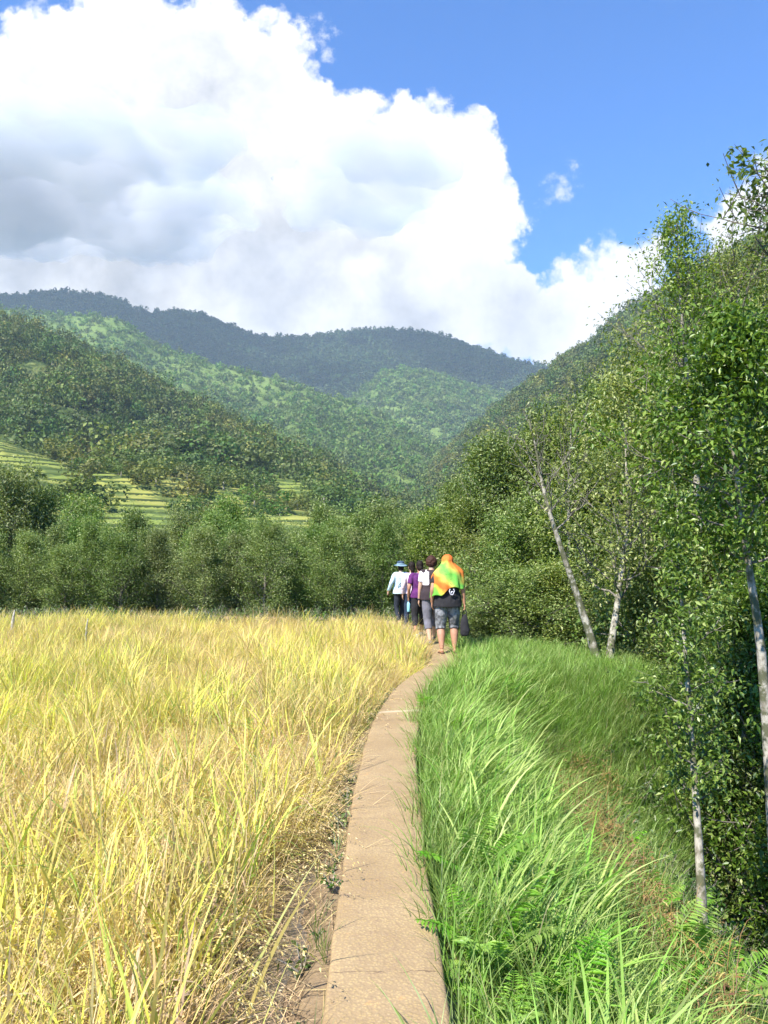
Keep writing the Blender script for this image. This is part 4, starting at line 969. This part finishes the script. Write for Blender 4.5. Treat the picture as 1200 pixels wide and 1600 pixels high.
# ------------------------------------------------------------------ the walkers
def loft(mb, pts, ra, rb, sides=14, ref=(0, 1, 0), mat=0, caps=True):
    """closed tube with an oval section: ra across, rb along ref"""
    pts = np.asarray(pts, float); n = len(pts); ra = np.broadcast_to(np.asarray(ra, float), (n,)); rb = np.broadcast_to(np.asarray(rb, float), (n,))
    tan = norm(np.gradient(pts, axis=0)); a = norm(np.cross(tan, np.array(ref, float))); b = norm(np.cross(a, tan))
    th = np.arange(sides) * 2 * math.pi / sides
    ring = pts[:, None] + (ra[:, None] * np.cos(th))[..., None] * a[:, None] + (rb[:, None] * np.sin(th))[..., None] * b[:, None]
    i = np.arange(n - 1)[:, None] * sides; j = np.arange(sides)[None]; j2 = (j + 1) % sides
    F = np.stack([i + j, i + j2, i + sides + j2, i + sides + j], -1).reshape(-1, 4)
    V = np.concatenate([ring.reshape(-1, 3), pts[:1], pts[-1:]]); c0 = n * sides; k = np.arange(sides)
    base = mb.n; mb.add(V, F, mat)
    if caps:
        F3 = np.concatenate([np.stack([k * 0 + c0, (k + 1) % sides, k], 1), np.stack([k * 0 + c0 + 1, (n - 1) * sides + k, (n - 1) * sides + (k + 1) % sides], 1)])
        mb.F[3].append(F3 + base); mb.M[3].append(np.full(len(F3), mat, dtype=np.int32))
def dense(P, R_, n=14):
    P = np.asarray(P, float); R_ = np.asarray(R_, float); d = np.concatenate([[0], np.cumsum(np.linalg.norm(np.diff(P, axis=0), axis=1))]); s = np.linspace(0, d[-1], n)
    Q = np.stack([np.interp(s, d, P[:, i]) for i in range(3)], 1)
    for _ in range(2): Q[1:-1] = (Q[:-2] + 2 * Q[1:-1] + Q[2:]) / 4
    return Q, np.interp(s, d, R_)
def ball(mb, c, r, n=12):
    z = np.cos(np.linspace(0.001, math.pi - .001, n)); c = np.asarray(c, float); r = np.asarray(r, float) * np.ones(3)
    pts = np.stack([0 * z, 0 * z, -z], 1); rr = np.sqrt(1 - z * z)
    m_ = MB(); loft(m_, pts, rr, rr, 16); V = m_.V[0] * r + c; base = mb.n
    mb.add(V, m_.F[4][0], 0); mb.F[3].append(m_.F[3][0] + base); mb.M[3].append(m_.M[3][0])
def ik(a, c, l1, l2, hint):
    a = np.asarray(a, float); c = np.asarray(c, float); d = c - a; L = np.linalg.norm(d); L2 = min(L, (l1 + l2) * .995); u = d / L; c = a + u * L2
    x = (l1 ** 2 - l2 ** 2 + L2 ** 2) / (2 * L2); hgt = math.sqrt(max(l1 ** 2 - x ** 2, 0)); hn = np.asarray(hint, float); hn = hn - u * np.dot(hn, u); hn /= np.linalg.norm(hn)
    return a + u * x + hn * hgt, c
def remeshed(name, mb, m, parent, vox, sm=3, wr=0.0):
    me = mb.mesh(name, [m], True); o = link(name, me, parent)
    r = o.modifiers.new('remesh', 'REMESH'); r.mode = 'VOXEL'; r.voxel_size = vox; r.use_smooth_shade = True
    if wr:
        tx = bpy.data.textures.get('folds') or bpy.data.textures.new('folds', 'CLOUDS'); tx.noise_scale = .09
        d = o.modifiers.new('folds', 'DISPLACE'); d.texture = tx; d.strength = wr; d.mid_level = .5; d.texture_coords = 'LOCAL'
    s = o.modifiers.new('smooth', 'SMOOTH'); s.iterations = sm; s.factor = .5
    return o
def fab(name, col, var=.12): return plain(name, col, .85, var, 14, .15, .3)
def skin(name, col): return plain(name, col, .5, .06, 20, .35, .05)
def hand(mb, wr, fore, sd, curl, s=1.0):
    """palm with five bent fingers and a side thumb; fore = direction of the forearm"""
    f = norm(np.asarray(fore, float)); side = norm(np.cross(f, np.array([sd * 1.0, 0, 0]))) ; side = side if side[1] > 0 else -side   # towards the thumb: forwards
    pn = norm(np.cross(side, f)); pn = pn if pn[0] * sd < 0 else -pn                                                       # palm faces the thigh
    p0 = np.asarray(wr, float); loft(mb, [p0 - f * .01, p0 + f * .03, p0 + f * .06, p0 + f * .085], np.array([.022, .034, .038, .030]) * s, np.array([.016, .015, .014, .010]) * s, 10, tuple(pn))
    ln = [.062, .072, .066, .052]
    for k in range(4):
        b = p0 + f * .078 + side * (.028 - .0185 * k) * s; P = [b]; d = f.copy()
        for q in range(3):
            an = curl * (.5 + .35 * q + .06 * k); d2 = f * math.cos(an) + pn * math.sin(an); P.append(P[-1] + d2 * ln[k] * s * (.42, .33, .25)[q])
        Q, rr = dense(P, np.array([.0088, .0082, .0076, .006]) * s, 8); tube(mb, Q, rr, 7, 0)
    t0 = p0 + f * .022 + side * .026 * s; P = [t0, t0 + (side * .75 + f * .6 + pn * .3) * .030, t0 + (side * .9 + f * 1.45 + pn * .75) * .030, t0 + (side * .85 + f * 2.1 + pn * 1.2) * .030]
    Q, rr = dense(P, np.array([.012, .0105, .0095, .007]) * s, 8); tube(mb, Q, rr, 7, 0)
    return p0 + f * .10 + pn * .02
def person(x, y, z, rz, H, lab, sk, hands, feet, hip=1.0, sho=1.0, curl=(.5, .5), fat=1.0):
    """feet, hands: local targets (left, right). Returns the root, the skeleton and the body mesh"""
    s = H / 1.60; e = empty('person', (x, y, z), rz); e.scale = (s, s, s); tag(e, lab, 'person')
    J = {}; mb = MB()
    J['pelvis'] = np.array([0, 0, .86]); J['chest'] = np.array([0, .01, 1.18]); J['neck'] = np.array([0, .0, 1.345]); J['head'] = np.array([0, .025, 1.485])
    loft(mb, [(0, 0, .78), (0, 0, .84), (0, 0, .92), (0, .005, 1.0), (0, .01, 1.1), (0, .01, 1.2), (0, .005, 1.29), (0, 0, 1.33)], np.array([.10, .155 * hip, .16 * hip, .135 * hip, .14 * sho, .155 * sho, .15 * sho, .07]), np.array([.08, .115, .11, .095, .10, .105, .085, .06]), 20)
    loft(mb, [(0, 0, 1.30), (0, .005, 1.36), (0, .015, 1.42)], [.058, .050, .052], [.058, .052, .056], 12)
    ball(mb, J['head'], (.073, .090, .112)); ball(mb, J['head'] + [0, .03, -.045], (.055, .062, .062))
    ball(mb, J['head'] + [0, .098, -.018], (.012, .018, .020)); ball(mb, J['head'] + [0, .086, -.062], (.022, .012, .009)); ball(mb, J['head'] + [0, .080, .022], (.045, .014, .010))
    for sd in (-1, 1): ball(mb, J['head'] + [sd * .075, -.005, -.012], (.009, .016, .028))
    for i, sd in enumerate((-1, 1)):
        S = np.array([sd * .165 * sho, 0, 1.29]); Hn = np.asarray(hands[i], float); el, wr = ik(S, Hn, .27, .235, (sd * .45, -1, 0)); J['sh%d' % i] = S; J['el%d' % i] = el; J['wr%d' % i] = wr
        Q, rr = dense([(sd * .09, 0, 1.28), S, el, wr], [.060, .052, .040, .024], 22); loft(mb, Q, rr, rr, 12)
        J['grip%d' % i] = hand(mb, wr, wr - el, sd, curl[i])
        Hp = np.array([sd * .085 * hip, 0, .84]); F_ = np.asarray(feet[i], float) + [0, 0, .075]; kn, an = ik(Hp, F_, .405, .385, (sd * .08, 1, 0)); J['hp%d' % i] = Hp; J['kn%d' % i] = kn; J['an%d' % i] = an
        Q, rr = dense([Hp + [0, 0, .02], Hp * .45 + kn * .55, kn, kn * .62 + an * .38, an], [.088, .068, .050 * fat, .056 * fat, .031], 26); loft(mb, Q, rr, rr, 14)
        lift = an[2] - .075; tip = an + [sd * .02, .13, -.06 - lift * .7]
        loft(mb, [an + [0, -.05, -.042], an + [0, -.015, -.035], an + [sd * .01, .06, -.045], tip, tip + [0, .028, -.004]], [.026, .036, .040, .040, .022], [.026, .034, .024, .014, .009], 12, (0, 0, 1))
        for k in range(5):
            tp = tip + [(-.030 + .015 * k), .022 - abs(k - (1 if sd > 0 else 3)) * .004, -.003]; ball(mb, tp, (.0085, .016, .008), 6)
    remeshed('body', mb, sk, e, .0075, 3)
    return e, J
def hair(e, J, m, kind):
    mb = MB(); c = J['head']
    ball(mb, c + [0, -.014, .018], (.083, .092, .108)); ball(mb, c + [0, -.045, -.02], (.072, .058, .085))
    if kind == 'bun': ball(mb, c + [0, -.10, -.045], (.045, .040, .045))
    if kind == 'curly':
        r = np.random.default_rng(3)
        for _ in range(60):
            d = norm(r.normal(size=3)); d[1] = -abs(d[1]) * .9 + .1; d[2] = d[2] * .9; ball(mb, c + [0, -.015, 0] + d * [.085, .095, .105], .026, 6)
    if kind == 'short': ball(mb, c + [0, -.03, -.05], (.075, .06, .07))
    if kind == 'low': loft(mb, [c + [0, -.06, .02], c + [0, -.075, -.06], c + [0, -.08, -.13], c + [0, -.075, -.17]], [.06, .055, .045, .02], [.03, .03, .025, .012], 10)
    o = remeshed('hair', mb, m, e, .007, 1, .006); return o
def top(e, J, m, name='shirt', sleeve=.55, hem=.86, wid=1.08, hip=1.0, sho=1.0, flare=0.0, wr=.014):
    mb = MB(); z = np.array([hem, hem + .05, .92, 1.0, 1.1, 1.2, 1.285, 1.325, 1.34]); z = np.maximum(z, hem + np.arange(9) * .003)
    ra = np.interp(z, [.84, .92, 1.0, 1.1, 1.2, 1.29, 1.325, 1.34], [.165 * hip, .165 * hip, .145 * hip, .148 * sho, .165 * sho, .155 * sho, .095, .062]) * wid + flare * np.clip(1.05 - z, 0, 1)
    rb = np.interp(z, [.84, .92, 1.0, 1.1, 1.2, 1.29, 1.325, 1.34], [.125, .122, .108, .112, .118, .098, .075, .062]) * wid + flare * .7 * np.clip(1.05 - z, 0, 1)
    loft(mb, np.stack([0 * z, 0 * z + .005, z], 1), ra, rb, 22)
    for i, sd in enumerate((-1, 1)):
        S, el, w_ = J['sh%d' % i], J['el%d' % i], J['wr%d' % i]
        if sleeve <= 1: P = [(sd * .07, 0, 1.27), S, S * (1 - sleeve) + el * sleeve]; rr = [.07, .064, .058]
        else: P = [(sd * .07, 0, 1.27), S, el, el * (2 - sleeve) + w_ * (sleeve - 1)]; rr = [.07, .064, .050, .036]
        Q, r_ = dense(P, rr, 18); loft(mb, Q, r_, r_, 14)
    return remeshed(name, mb, m, e, .009, 3, wr)
def bottom(e, J, m, name='trousers', to=1.9, hip=1.0, wide=1.0, wr=.012):
    mb = MB(); loft(mb, [(0, 0, .80), (0, 0, .85), (0, 0, .93), (0, .005, .985)], np.array([.13, .168, .168, .148]) * hip, [.10, .128, .122, .108], 22)
    for i, sd in enumerate((-1, 1)):
        Hp, kn, an = J['hp%d' % i], J['kn%d' % i], J['an%d' % i]
        if to <= 1: P = [Hp + [0, 0, .02], Hp * .5 + kn * .5, Hp * (1 - to) + kn * to]; rr = [.097, .086 * wide, .076 * wide]
        else: P = [Hp + [0, 0, .02], Hp * .45 + kn * .55, kn, kn * (2 - to) + an * (to - 1)]; rr = [.097, .080 * wide, .064 * wide, np.interp(to, [1, 2], [.070, .046]) * wide]
        Q, r_ = dense(P, rr, 22); loft(mb, Q, r_, r_, 14)
    return remeshed(name, mb, m, e, .009, 3, wr)
def shoes(e, J, m, name='shoe', sole=None, sandal=False):
    for i, sd in enumerate((-1, 1)):
        an = J['an%d' % i]; lift = an[2] - .075; mb = MB(); drop = -.06 - lift * .7
        if not sandal:
            loft(mb, [an + [0, -.065, -.040], an + [0, -.02, -.035], an + [sd * .01, .06, -.045], an + [sd * .02, .14, drop], an + [sd * .02, .175, drop - .004]], [.030, .044, .048, .046, .024], [.030, .040, .030, .022, .012], 14, (0, 0, 1))
            o = remeshed(name, mb, m, e, .008, 2)
        else:
            loft(mb, [an + [0, -.07, -.070], an + [0, 0, -.072], an + [sd * .01, .08, -.074 - lift * .35], an + [sd * .02, .165, drop - .016]], [.028, .036, .042, .036], [.006, .006, .006, .006], 14, (0, 0, 1))
            o = link(name, mb.mesh(name, [m], True), e)
            s2 = MB(); tube(s2, [an + [-.045, .045, -.066], an + [-.02, .07, -.030], an + [sd * .01, .085, -.022], an + [.03, .07, -.030], an + [.052, .045, -.066]], .007, 6); link('strap', s2.mesh('strap', [m], True), o)
    return
skA = skin('warm_skin', (.44, .22, .13)); skB = skin('light_skin', (.55, .33, .22)); blk = fab('black_cloth', (.030, .028, .030)); dk = plain('dark_hair', (.018, .012, .009), .6, .3, 60, .15, .4); br_ = plain('brown_hair', (.055, .024, .016), .6, .4, 60, .15, .4)
def put(px, d): return (px - 600) / FPX * d, d
# 1: the last walker, under the bright scarf
x, y = put(699, 12.62)
e, J = person(x, y, 0.004, R(2), 1.555, 'person with bright orange and green scarf over head, black shirt, grey knee shorts', skA, [(-.255, .02, .82), (.275, .0, .80)], [(-.105, -.06, 0), (.115, .02, 0)], hip=1.18, sho=1.12, curl=(.7, 1.3), fat=1.22)
hair(e, J, dk, 'short')
tee = top(e, J, blk, 'shirt', .62, .75, 1.12, 1.20, 1.12, .05)
m, t = mat('grey_shorts'); c = t.n('ShaderNodeTexCoord'); n = t.noise(t.vmath('MULTIPLY', c.outputs['Object'], (1, 1, .6)).outputs[0], 14, 3, .5, 1.5)
p = t.n('ShaderNodeBsdfPrincipled', inp={'Base Color': t.mix(t.smooth(n.outputs['Fac'], .42, .6), (.085, .085, .088), (.24, .238, .24)), 'Roughness': .75}); finish(t, p.outputs[0])
bottom(e, J, m, 'shorts', 1.16, 1.18, 1.34, .02); shoes(e, J, plain('sandal', (.09, .05, .035), .7), 'sandal', sandal=True)
# white print on the back of the shirt
pr = MB(); r7 = np.random.default_rng(9)
wht = fab('white_print', (.62, .60, .66))
def on_back(u, v): return np.array([u * 1.05 + .045, -.158 - .010 * (1 - (u / .1) ** 2), 1.0 + (v - 1.08) * 1.0])
for (u0, v0, u1, v1) in [(-.035, 1.10, -.015, 1.04), (-.015, 1.04, .02, 1.035), (.02, 1.035, .045, 1.10), (.045, 1.10, .03, 1.13), (-.035, 1.10, -.02, 1.13), (-.01, 1.08, .025, 1.09), (.0, 1.055, .0, 1.095)]:
    q = np.linspace(0, 1, 5)[:, None]; tube(pr, [on_back(u0 + (u1 - u0) * k, v0 + (v1 - v0) * k) for k in q[:, 0]], .008, 6)
link('print', pr.mesh('print', [wht], True), tee)
# scarf: draped shell, open at the face
def scarf(e, J):
    nz, na = 46, 60; c = J['head']; V = []
    for i in range(nz):
        v = i / (nz - 1)
        for j in range(na):
            a = (j / (na - 1) - .5) * R(262); sx = math.sin(a); cy = -math.cos(a)     # a=0 is the back, negative is the left
            if v < .30:
                q = v / .30; ph = q * R(98); rx = .088 * math.sin(ph) + .004; ry = .104 * math.sin(ph) + .004; z = c[2] + .030 + .092 * math.cos(ph); cy0 = c[1] - .015
            else:
                q = (v - .30) / .70; hem = 1.055 - .13 * sstep(-.1, -.9, sx) + .01 * sx - .055 * math.exp(-((sx + .35) / .25) ** 2) + .02 * math.sin(a * 5)
                z0 = c[2] + .030 + .092 * math.cos(R(98)); z = z0 + (hem - z0) * q
                sh = sstep(0, .45, q); rx = .092 + .155 * sh + .03 * q; ry = .107 + .035 * sh + .03 * q; cy0 = c[1] - .015 - .01 * sh
            fold = .010 * math.sin(a * 9 + v * 4) * v + .006 * math.sin(a * 17 - v * 9) * v
            V.append((sx * (rx + fold), cy0 + cy * (ry + fold), z))
    V = np.array(V); me = mesh_np('scarf', V, grid_faces(nz, na), [], True)
    m, t = mat('printed_scarf'); tcn = t.n('ShaderNodeTexCoord'); ob = tcn.outputs['Object']
    n = t.noise(ob, 5.0, 2, .5, .2); s = t.n('ShaderNodeSeparateXYZ', inp={0: ob})
    q = t.math('ADD', t.math('MULTIPLY', s.outputs[0], 0.9), t.math('ADD', s.outputs[2], t.math('MULTIPLY_ADD', n.outputs['Fac'], .30, -.15)))
    q = t.math('MULTIPLY_ADD', q, 1 / .9, -.75 / .9)
    c = t.ramp(q, [(0, (.22, .62, .08)), (.10, (.28, .66, .09)), (.19, (.85, .62, .08)), (.27, (.85, .20, .04)), (.37, (.85, .28, .05)), (.44, (.85, .72, .14)), (.53, (.35, .72, .12)), (.66, (.20, .62, .10)), (.74, (.55, .66, .12)), (.80, (.85, .30, .06)), (1, (.82, .17, .04))])
    n2 = t.noise(ob, 34, 3, .6); n3 = t.noise(ob, 7, 2); dk_ = t.math('MULTIPLY', t.smooth(n2.outputs['Fac'], .60, .66), t.smooth(n3.outputs['Fac'], .45, .6)); c = t.mix(dk_, c, (.03, .10, .02))
    p = t.n('ShaderNodeBsdfPrincipled', inp={'Base Color': c, 'Roughness': .75, 'Specular IOR Level': .2}); tr = t.n('ShaderNodeBsdfTranslucent', inp={'Color': c})
    finish(t, t.n('ShaderNodeMixShader', inp={0: .3, 1: p.outputs[0], 2: tr.outputs[0]}).outputs[0]); me.materials.append(m)
    o = link('scarf', me, e); so = o.modifiers.new('thick', 'SOLIDIFY'); so.thickness = .004; return o
scarf(e, J)
# bag in the right hand
g = Vector(J['grip1']) * (1.555 / 1.6); gx_, gy_ = x + g.x, y + g.y
bag = empty('handbag', (gx_ + .01, gy_, g.z - .29)); tag(bag, 'black cloth bag carried low in the right hand of the last walker', 'bag')
bb = MB(); loft(bb, [(0, 0, -.12), (0, 0, -.10), (.006, 0, -.03), (-.004, 0, .07), (.004, 0, .17), (0, 0, .225)], [.040, .068, .078, .070, .050, .026], [.03, .045, .052, .045, .03, .014], 18); remeshed('bag_body', bb, blk, bag, .008, 3, .015)
hd = MB(); tube(hd, [(-.03, 0, .19), (-.028, 0, .25), (-.01, 0, .295), (.02, 0, .295), (.032, 0, .25), (.03, 0, .19)], .009, 8); link('handle', hd.mesh('handle', [blk], True), bag)
# 2: brown haired walker
x, y = put(674, 13.9)
e, J = person(x, y, 0.0, R(6), 1.55, 'person with brown hair, dark vest over white sleeves and grey cropped trousers', skB, [(-.215, .10, .80), (.22, .1, .84)], [(-.05, -.12, 0.0), (.09, .30, .0)], hip=1.05, curl=(.6, .6))
hair(e, J, br_, 'curly'); top(e, J, fab('white_cotton', (.78, .70, .72)), 'shirt', .62, 1.06, 1.10, 1.02, 1.05); v = top(e, J, fab('dark_vest', (.045, .032, .035)), 'vest', .02, .80, 1.13, 1.06, .86, .04)
bottom(e, J, fab('grey_trousers', (.17, .16, .18)), 'trousers', 1.45, 1.05, 1.15); shoes(e, J, fab('flat_shoe', (.18, .14, .11)))
wb = MB(); w0 = J['wr0']; f = norm(J['wr0'] - J['el0']); tube(wb, [w0 - f * .022, w0 - f * .002], [.031, .031], 14); link('wristwatch', wb.mesh('wristwatch', [blk], True), e)
# 3: purple shirt
x, y = put(656, 15.2)
e, J = person(x, y, -.01, R(10), 1.46, 'person in a purple short sleeved shirt with dark hair and dark trousers', skA, [(-.235, .06, .83), (.22, .12, .88)], [(-.10, -.08, 0), (.07, .22, .0)], hip=1.05, sho=1.05, curl=(1.1, .6))
hair(e, J, dk, 'bun'); top(e, J, fab('purple_cotton', (.105, .025, .115), .3), 'shirt', .70, .82, 1.13, 1.05, 1.05, .05); bottom(e, J, blk, 'trousers', 1.55, 1.05, 1.15); shoes(e, J, fab('pale_sneaker', (.55, .54, .56)))
g = J['grip0'] * (1.46 / 1.6); a = R(10); bx = x + g[0] * math.cos(a) - g[1] * math.sin(a); by = y + g[0] * math.sin(a) + g[1] * math.cos(a)
bt = empty('water_bottle', (bx - .01, by, g[2] - .15)); tag(bt, 'pale blue water bottle held in the left hand of the walker in purple', 'bottle')
q = MB(); loft(q, [(0, 0, -.06), (0, 0, -.055), (0, 0, .09), (0, 0, .12), (0, 0, .135)], [.028, .033, .033, .022, .014], [.028, .033, .033, .022, .014], 16); link('bottle_body', q.mesh('bottle_body', [plain('blue_plastic', (.30, .62, .72), .25, .1, 10, .5)], True), bt)
q = MB(); loft(q, [(0, 0, .133), (0, 0, .16)], [.016, .016], [.016, .016], 14); link('cap', q.mesh('cap', [plain('cap_plastic', (.7, .75, .8), .3, .05, 10, .5)], True), bt)
# 4: pale pink shirt
x, y = put(643.5, 16.6)
e, J = person(x, y, -.02, R(14), 1.44, 'person in a pale pink long sleeved shirt with low tied dark hair and blue trousers', skB, [(-.23, -.02, .84), (.22, .12, .86)], [(-.09, .18, 0), (.08, -.10, .03)], curl=(.5, .5))
hair(e, J, dk, 'low'); sh = top(e, J, fab('pink_cotton', (.66, .52, .55), .10), 'shirt', 1.9, .86, 1.12, 1.0, 1.04, .05); bottom(e, J, fab('blue_denim', (.035, .05, .085)), 'trousers', 1.9); shoes(e, J, fab('grey_shoe', (.35, .34, .34)))
st = MB(); tube(st, [(-.13, -.06, 1.32), (-.05, -.135, 1.22), (.05, -.142, 1.08), (.13, -.118, .95)], .010, 6); link('bag_strap', st.mesh('bag_strap', [fab('strap_cloth', (.50, .34, .38))], True), e)
# 5: the leader in the hat
x, y = put(626.5, 17.9)
e, J = person(x, y, -.03, R(20), 1.44, 'person leading the group in a dark brimmed hat and light blue long sleeved shirt', skB, [(-.30, .10, .86), (.22, .05, .86)], [(-.08, -.08, 0.02), (.08, .18, 0)], curl=(.6, .5))
hair(e, J, dk, 'short'); top(e, J, fab('light_blue_cotton', (.50, .64, .68), .10), 'shirt', 1.88, .80, 1.16, 1.02, 1.06, .08); bottom(e, J, fab('dark_trousers', (.03, .035, .045)), 'trousers', 1.9); shoes(e, J, fab('hiking_shoe', (.12, .11, .10)))
c = J['head']; hm = fab('hat_cloth', (.045, .075, .115), .25); q = MB(); zz = c[2] + np.array([.045, .050, .10, .13, .138]); loft(q, np.stack([0 * zz, 0 * zz + c[1], zz], 1), [.094, .096, .090, .075, .02], [.105, .107, .10, .085, .02], 22); hat = link('hat', q.mesh('hat', [hm], True), e)
q = MB(); th = np.linspace(0, 2 * math.pi, 49)[:-1]
ring = lambda r, dz: np.stack([np.cos(th) * (.09 + r), c[1] + np.sin(th) * (.10 + r), c[2] + .047 + dz + .012 * np.cos(2 * th) * r / .08], 1)
V = np.concatenate([ring(0, .0), ring(.04, -.012), ring(.085, -.030), ring(.083, -.036), ring(.04, -.018), ring(0, -.008)]); i = np.arange(5)[:, None] * 48; j = np.arange(48)[None]; q.add(V, np.stack([i + j, i + (j + 1) % 48, i + 48 + (j + 1) % 48, i + 48 + j], -1).reshape(-1, 4)); link('brim', q.mesh('brim', [fab('brim_cloth', (.20, .30, .36), .2)], True), hat)
q = MB(); loft(q, [(0, c[1], c[2] + .052), (0, c[1], c[2] + .068)], [.0975, .0965], [.1085, .1075], 22); link('hat_band', q.mesh('hat_band', [fab('band_cloth', (.35, .48, .52))], True), hat)
q = MB(); tube(q, [(.13, -.06, 1.32), (.05, -.142, 1.22), (-.05, -.148, 1.08), (-.14, -.12, .97)], .011, 6); link('bag_strap', q.mesh('bag_strap', [fab('strap_grey', (.10, .12, .14))], True), e)

# ------------------------------------------------------------------ small things
M_wood = plain('weathered_wood', (.42, .38, .31), .9, .35, 22, .15, .6)
def stake(px, top_py, d, wdt, lab, lean):
    x_ = (px - 600) / FPX * d; zt = float(at(px, top_py, d)[2]); z0 = float(h(x_, d)) - .08; mb = MB(); n = 9; q = np.linspace(0, 1, n)[:, None]
    P = np.concatenate([q * lean + .01 * np.sin(q * 7), 0 * q, q * (zt - z0)], 1); rr = wdt * (1 - .30 * q[:, 0]); rr[-2:] *= (.7, .25); tube(mb, P, rr, 8)
    o = link('wooden_stake', mb.mesh('wooden_stake', [M_wood], True), None, (x_, d, z0)); tag(o, lab, 'stake', 'weathered stakes in the rice')
stake(22, 953, 15.2, .04, 'pale weathered stake at the far left edge of the rice', .04); stake(137, 966, 13.8, .026, 'grey pointed stake standing in the rice left of centre', .03)
# dry twig and a curled leaf lying on the concrete
p = on_z(664, 1346, 0.008); mb = MB(); tube(mb, [(-.035, 0, .004), (-.01, .006, .009), (.015, -.002, .007), (.04, .006, .010)], [.0015, .0022, .002, .001], 5); tube(mb, [(.0, .003, .008), (.012, -.018, .012), (.02, -.024, .006)], [.0018, .0014, .0008], 5)
r9 = np.random.default_rng(3); leaves(mb, r9, np.array([[.02, 0, .008], [-.01, 0, .008]]), np.array([[1, .4, .1], [.6, -1, .1]]), .03, .012, 0, 0.5, .3)
o = link('dry_twig', mb.mesh('dry_twig', [plain('dry_twig_wood', (.13, .07, .045), .85)]), None, tuple(p)); tag(o, 'small dry brown twig lying on the right edge of the path', 'twig')
# ------------------------------------------------------------------ air
def haze():
    me = bpy.data.meshes.new('haze'); x0, x1, y0, y1, z0, z1 = -4600, 4600, -300, 5200, -60, 1175
    V = [(x, y, z) for x in (x0, x1) for y in (y0, y1) for z in (z0, z1)]
    F = [(0, 1, 3, 2), (4, 6, 7, 5), (0, 4, 5, 1), (2, 3, 7, 6), (0, 2, 6, 4), (1, 5, 7, 3)]
    me.from_pydata(V, [], F); m = bpy.data.materials.new('haze_air'); m.use_nodes = True; nt = m.node_tree; nt.nodes.clear()
    v = nt.nodes.new('ShaderNodeVolumePrincipled'); v.inputs['Color'].default_value = (.72, .86, 1, 1); v.inputs['Density'].default_value = HAZE_D; v.inputs['Anisotropy'].default_value = 0.0
    o = nt.nodes.new('ShaderNodeOutputMaterial'); nt.links.new(v.outputs[0], o.inputs['Volume']); me.materials.append(m)
    ob = link('haze', me); tag(ob, kind='stuff'); return ob
HAZE_D = 0.00009
haze()
# the lower layer of the cumulus bank, hanging over the high ridge: its own shadow darkens the ridge
def cloud_bank():
    r = np.random.default_rng(71); m = bpy.data.materials.new('cloud_vapour'); m.use_nodes = True; nt = m.node_tree; nt.nodes.clear()
    v = nt.nodes.new('ShaderNodeVolumePrincipled'); v.inputs['Color'].default_value = (1, 1, 1, 1); v.inputs['Density'].default_value = 0.0068
    o = nt.nodes.new('ShaderNodeOutputMaterial'); nt.links.new(v.outputs[0], o.inputs['Volume'])
    mb = MB()
    for k in range(46):
        a = r.random(); x_ = -2750 + 2850 * a; y_ = 2480 + 800 * r.random(); rr = 170 + 190 * r.random() * math.sin(math.pi * min(.95, a + .08)); zz = 1330 + 90 * r.random()
        ball(mb, (x_, y_, zz), (rr * 1.25, rr * 1.0, rr * .42), 12)
    me = mb.mesh('cloud', [m], True); ob = link('cloud', me)
    md = ob.modifiers.new('remesh', 'REMESH'); md.mode = 'VOXEL'; md.voxel_size = 28
    for nm, sc_, st_ in (('billow', 260, 170), ('puff', 90, 70)):
        tx = bpy.data.textures.new(nm, 'CLOUDS'); tx.noise_scale = sc_; tx.noise_depth = 2; d = ob.modifiers.new(nm, 'DISPLACE'); d.texture = tx; d.strength = st_; d.mid_level = .62; d.texture_coords = 'LOCAL'
    tag(ob, kind='stuff'); return ob
cloud_bank()
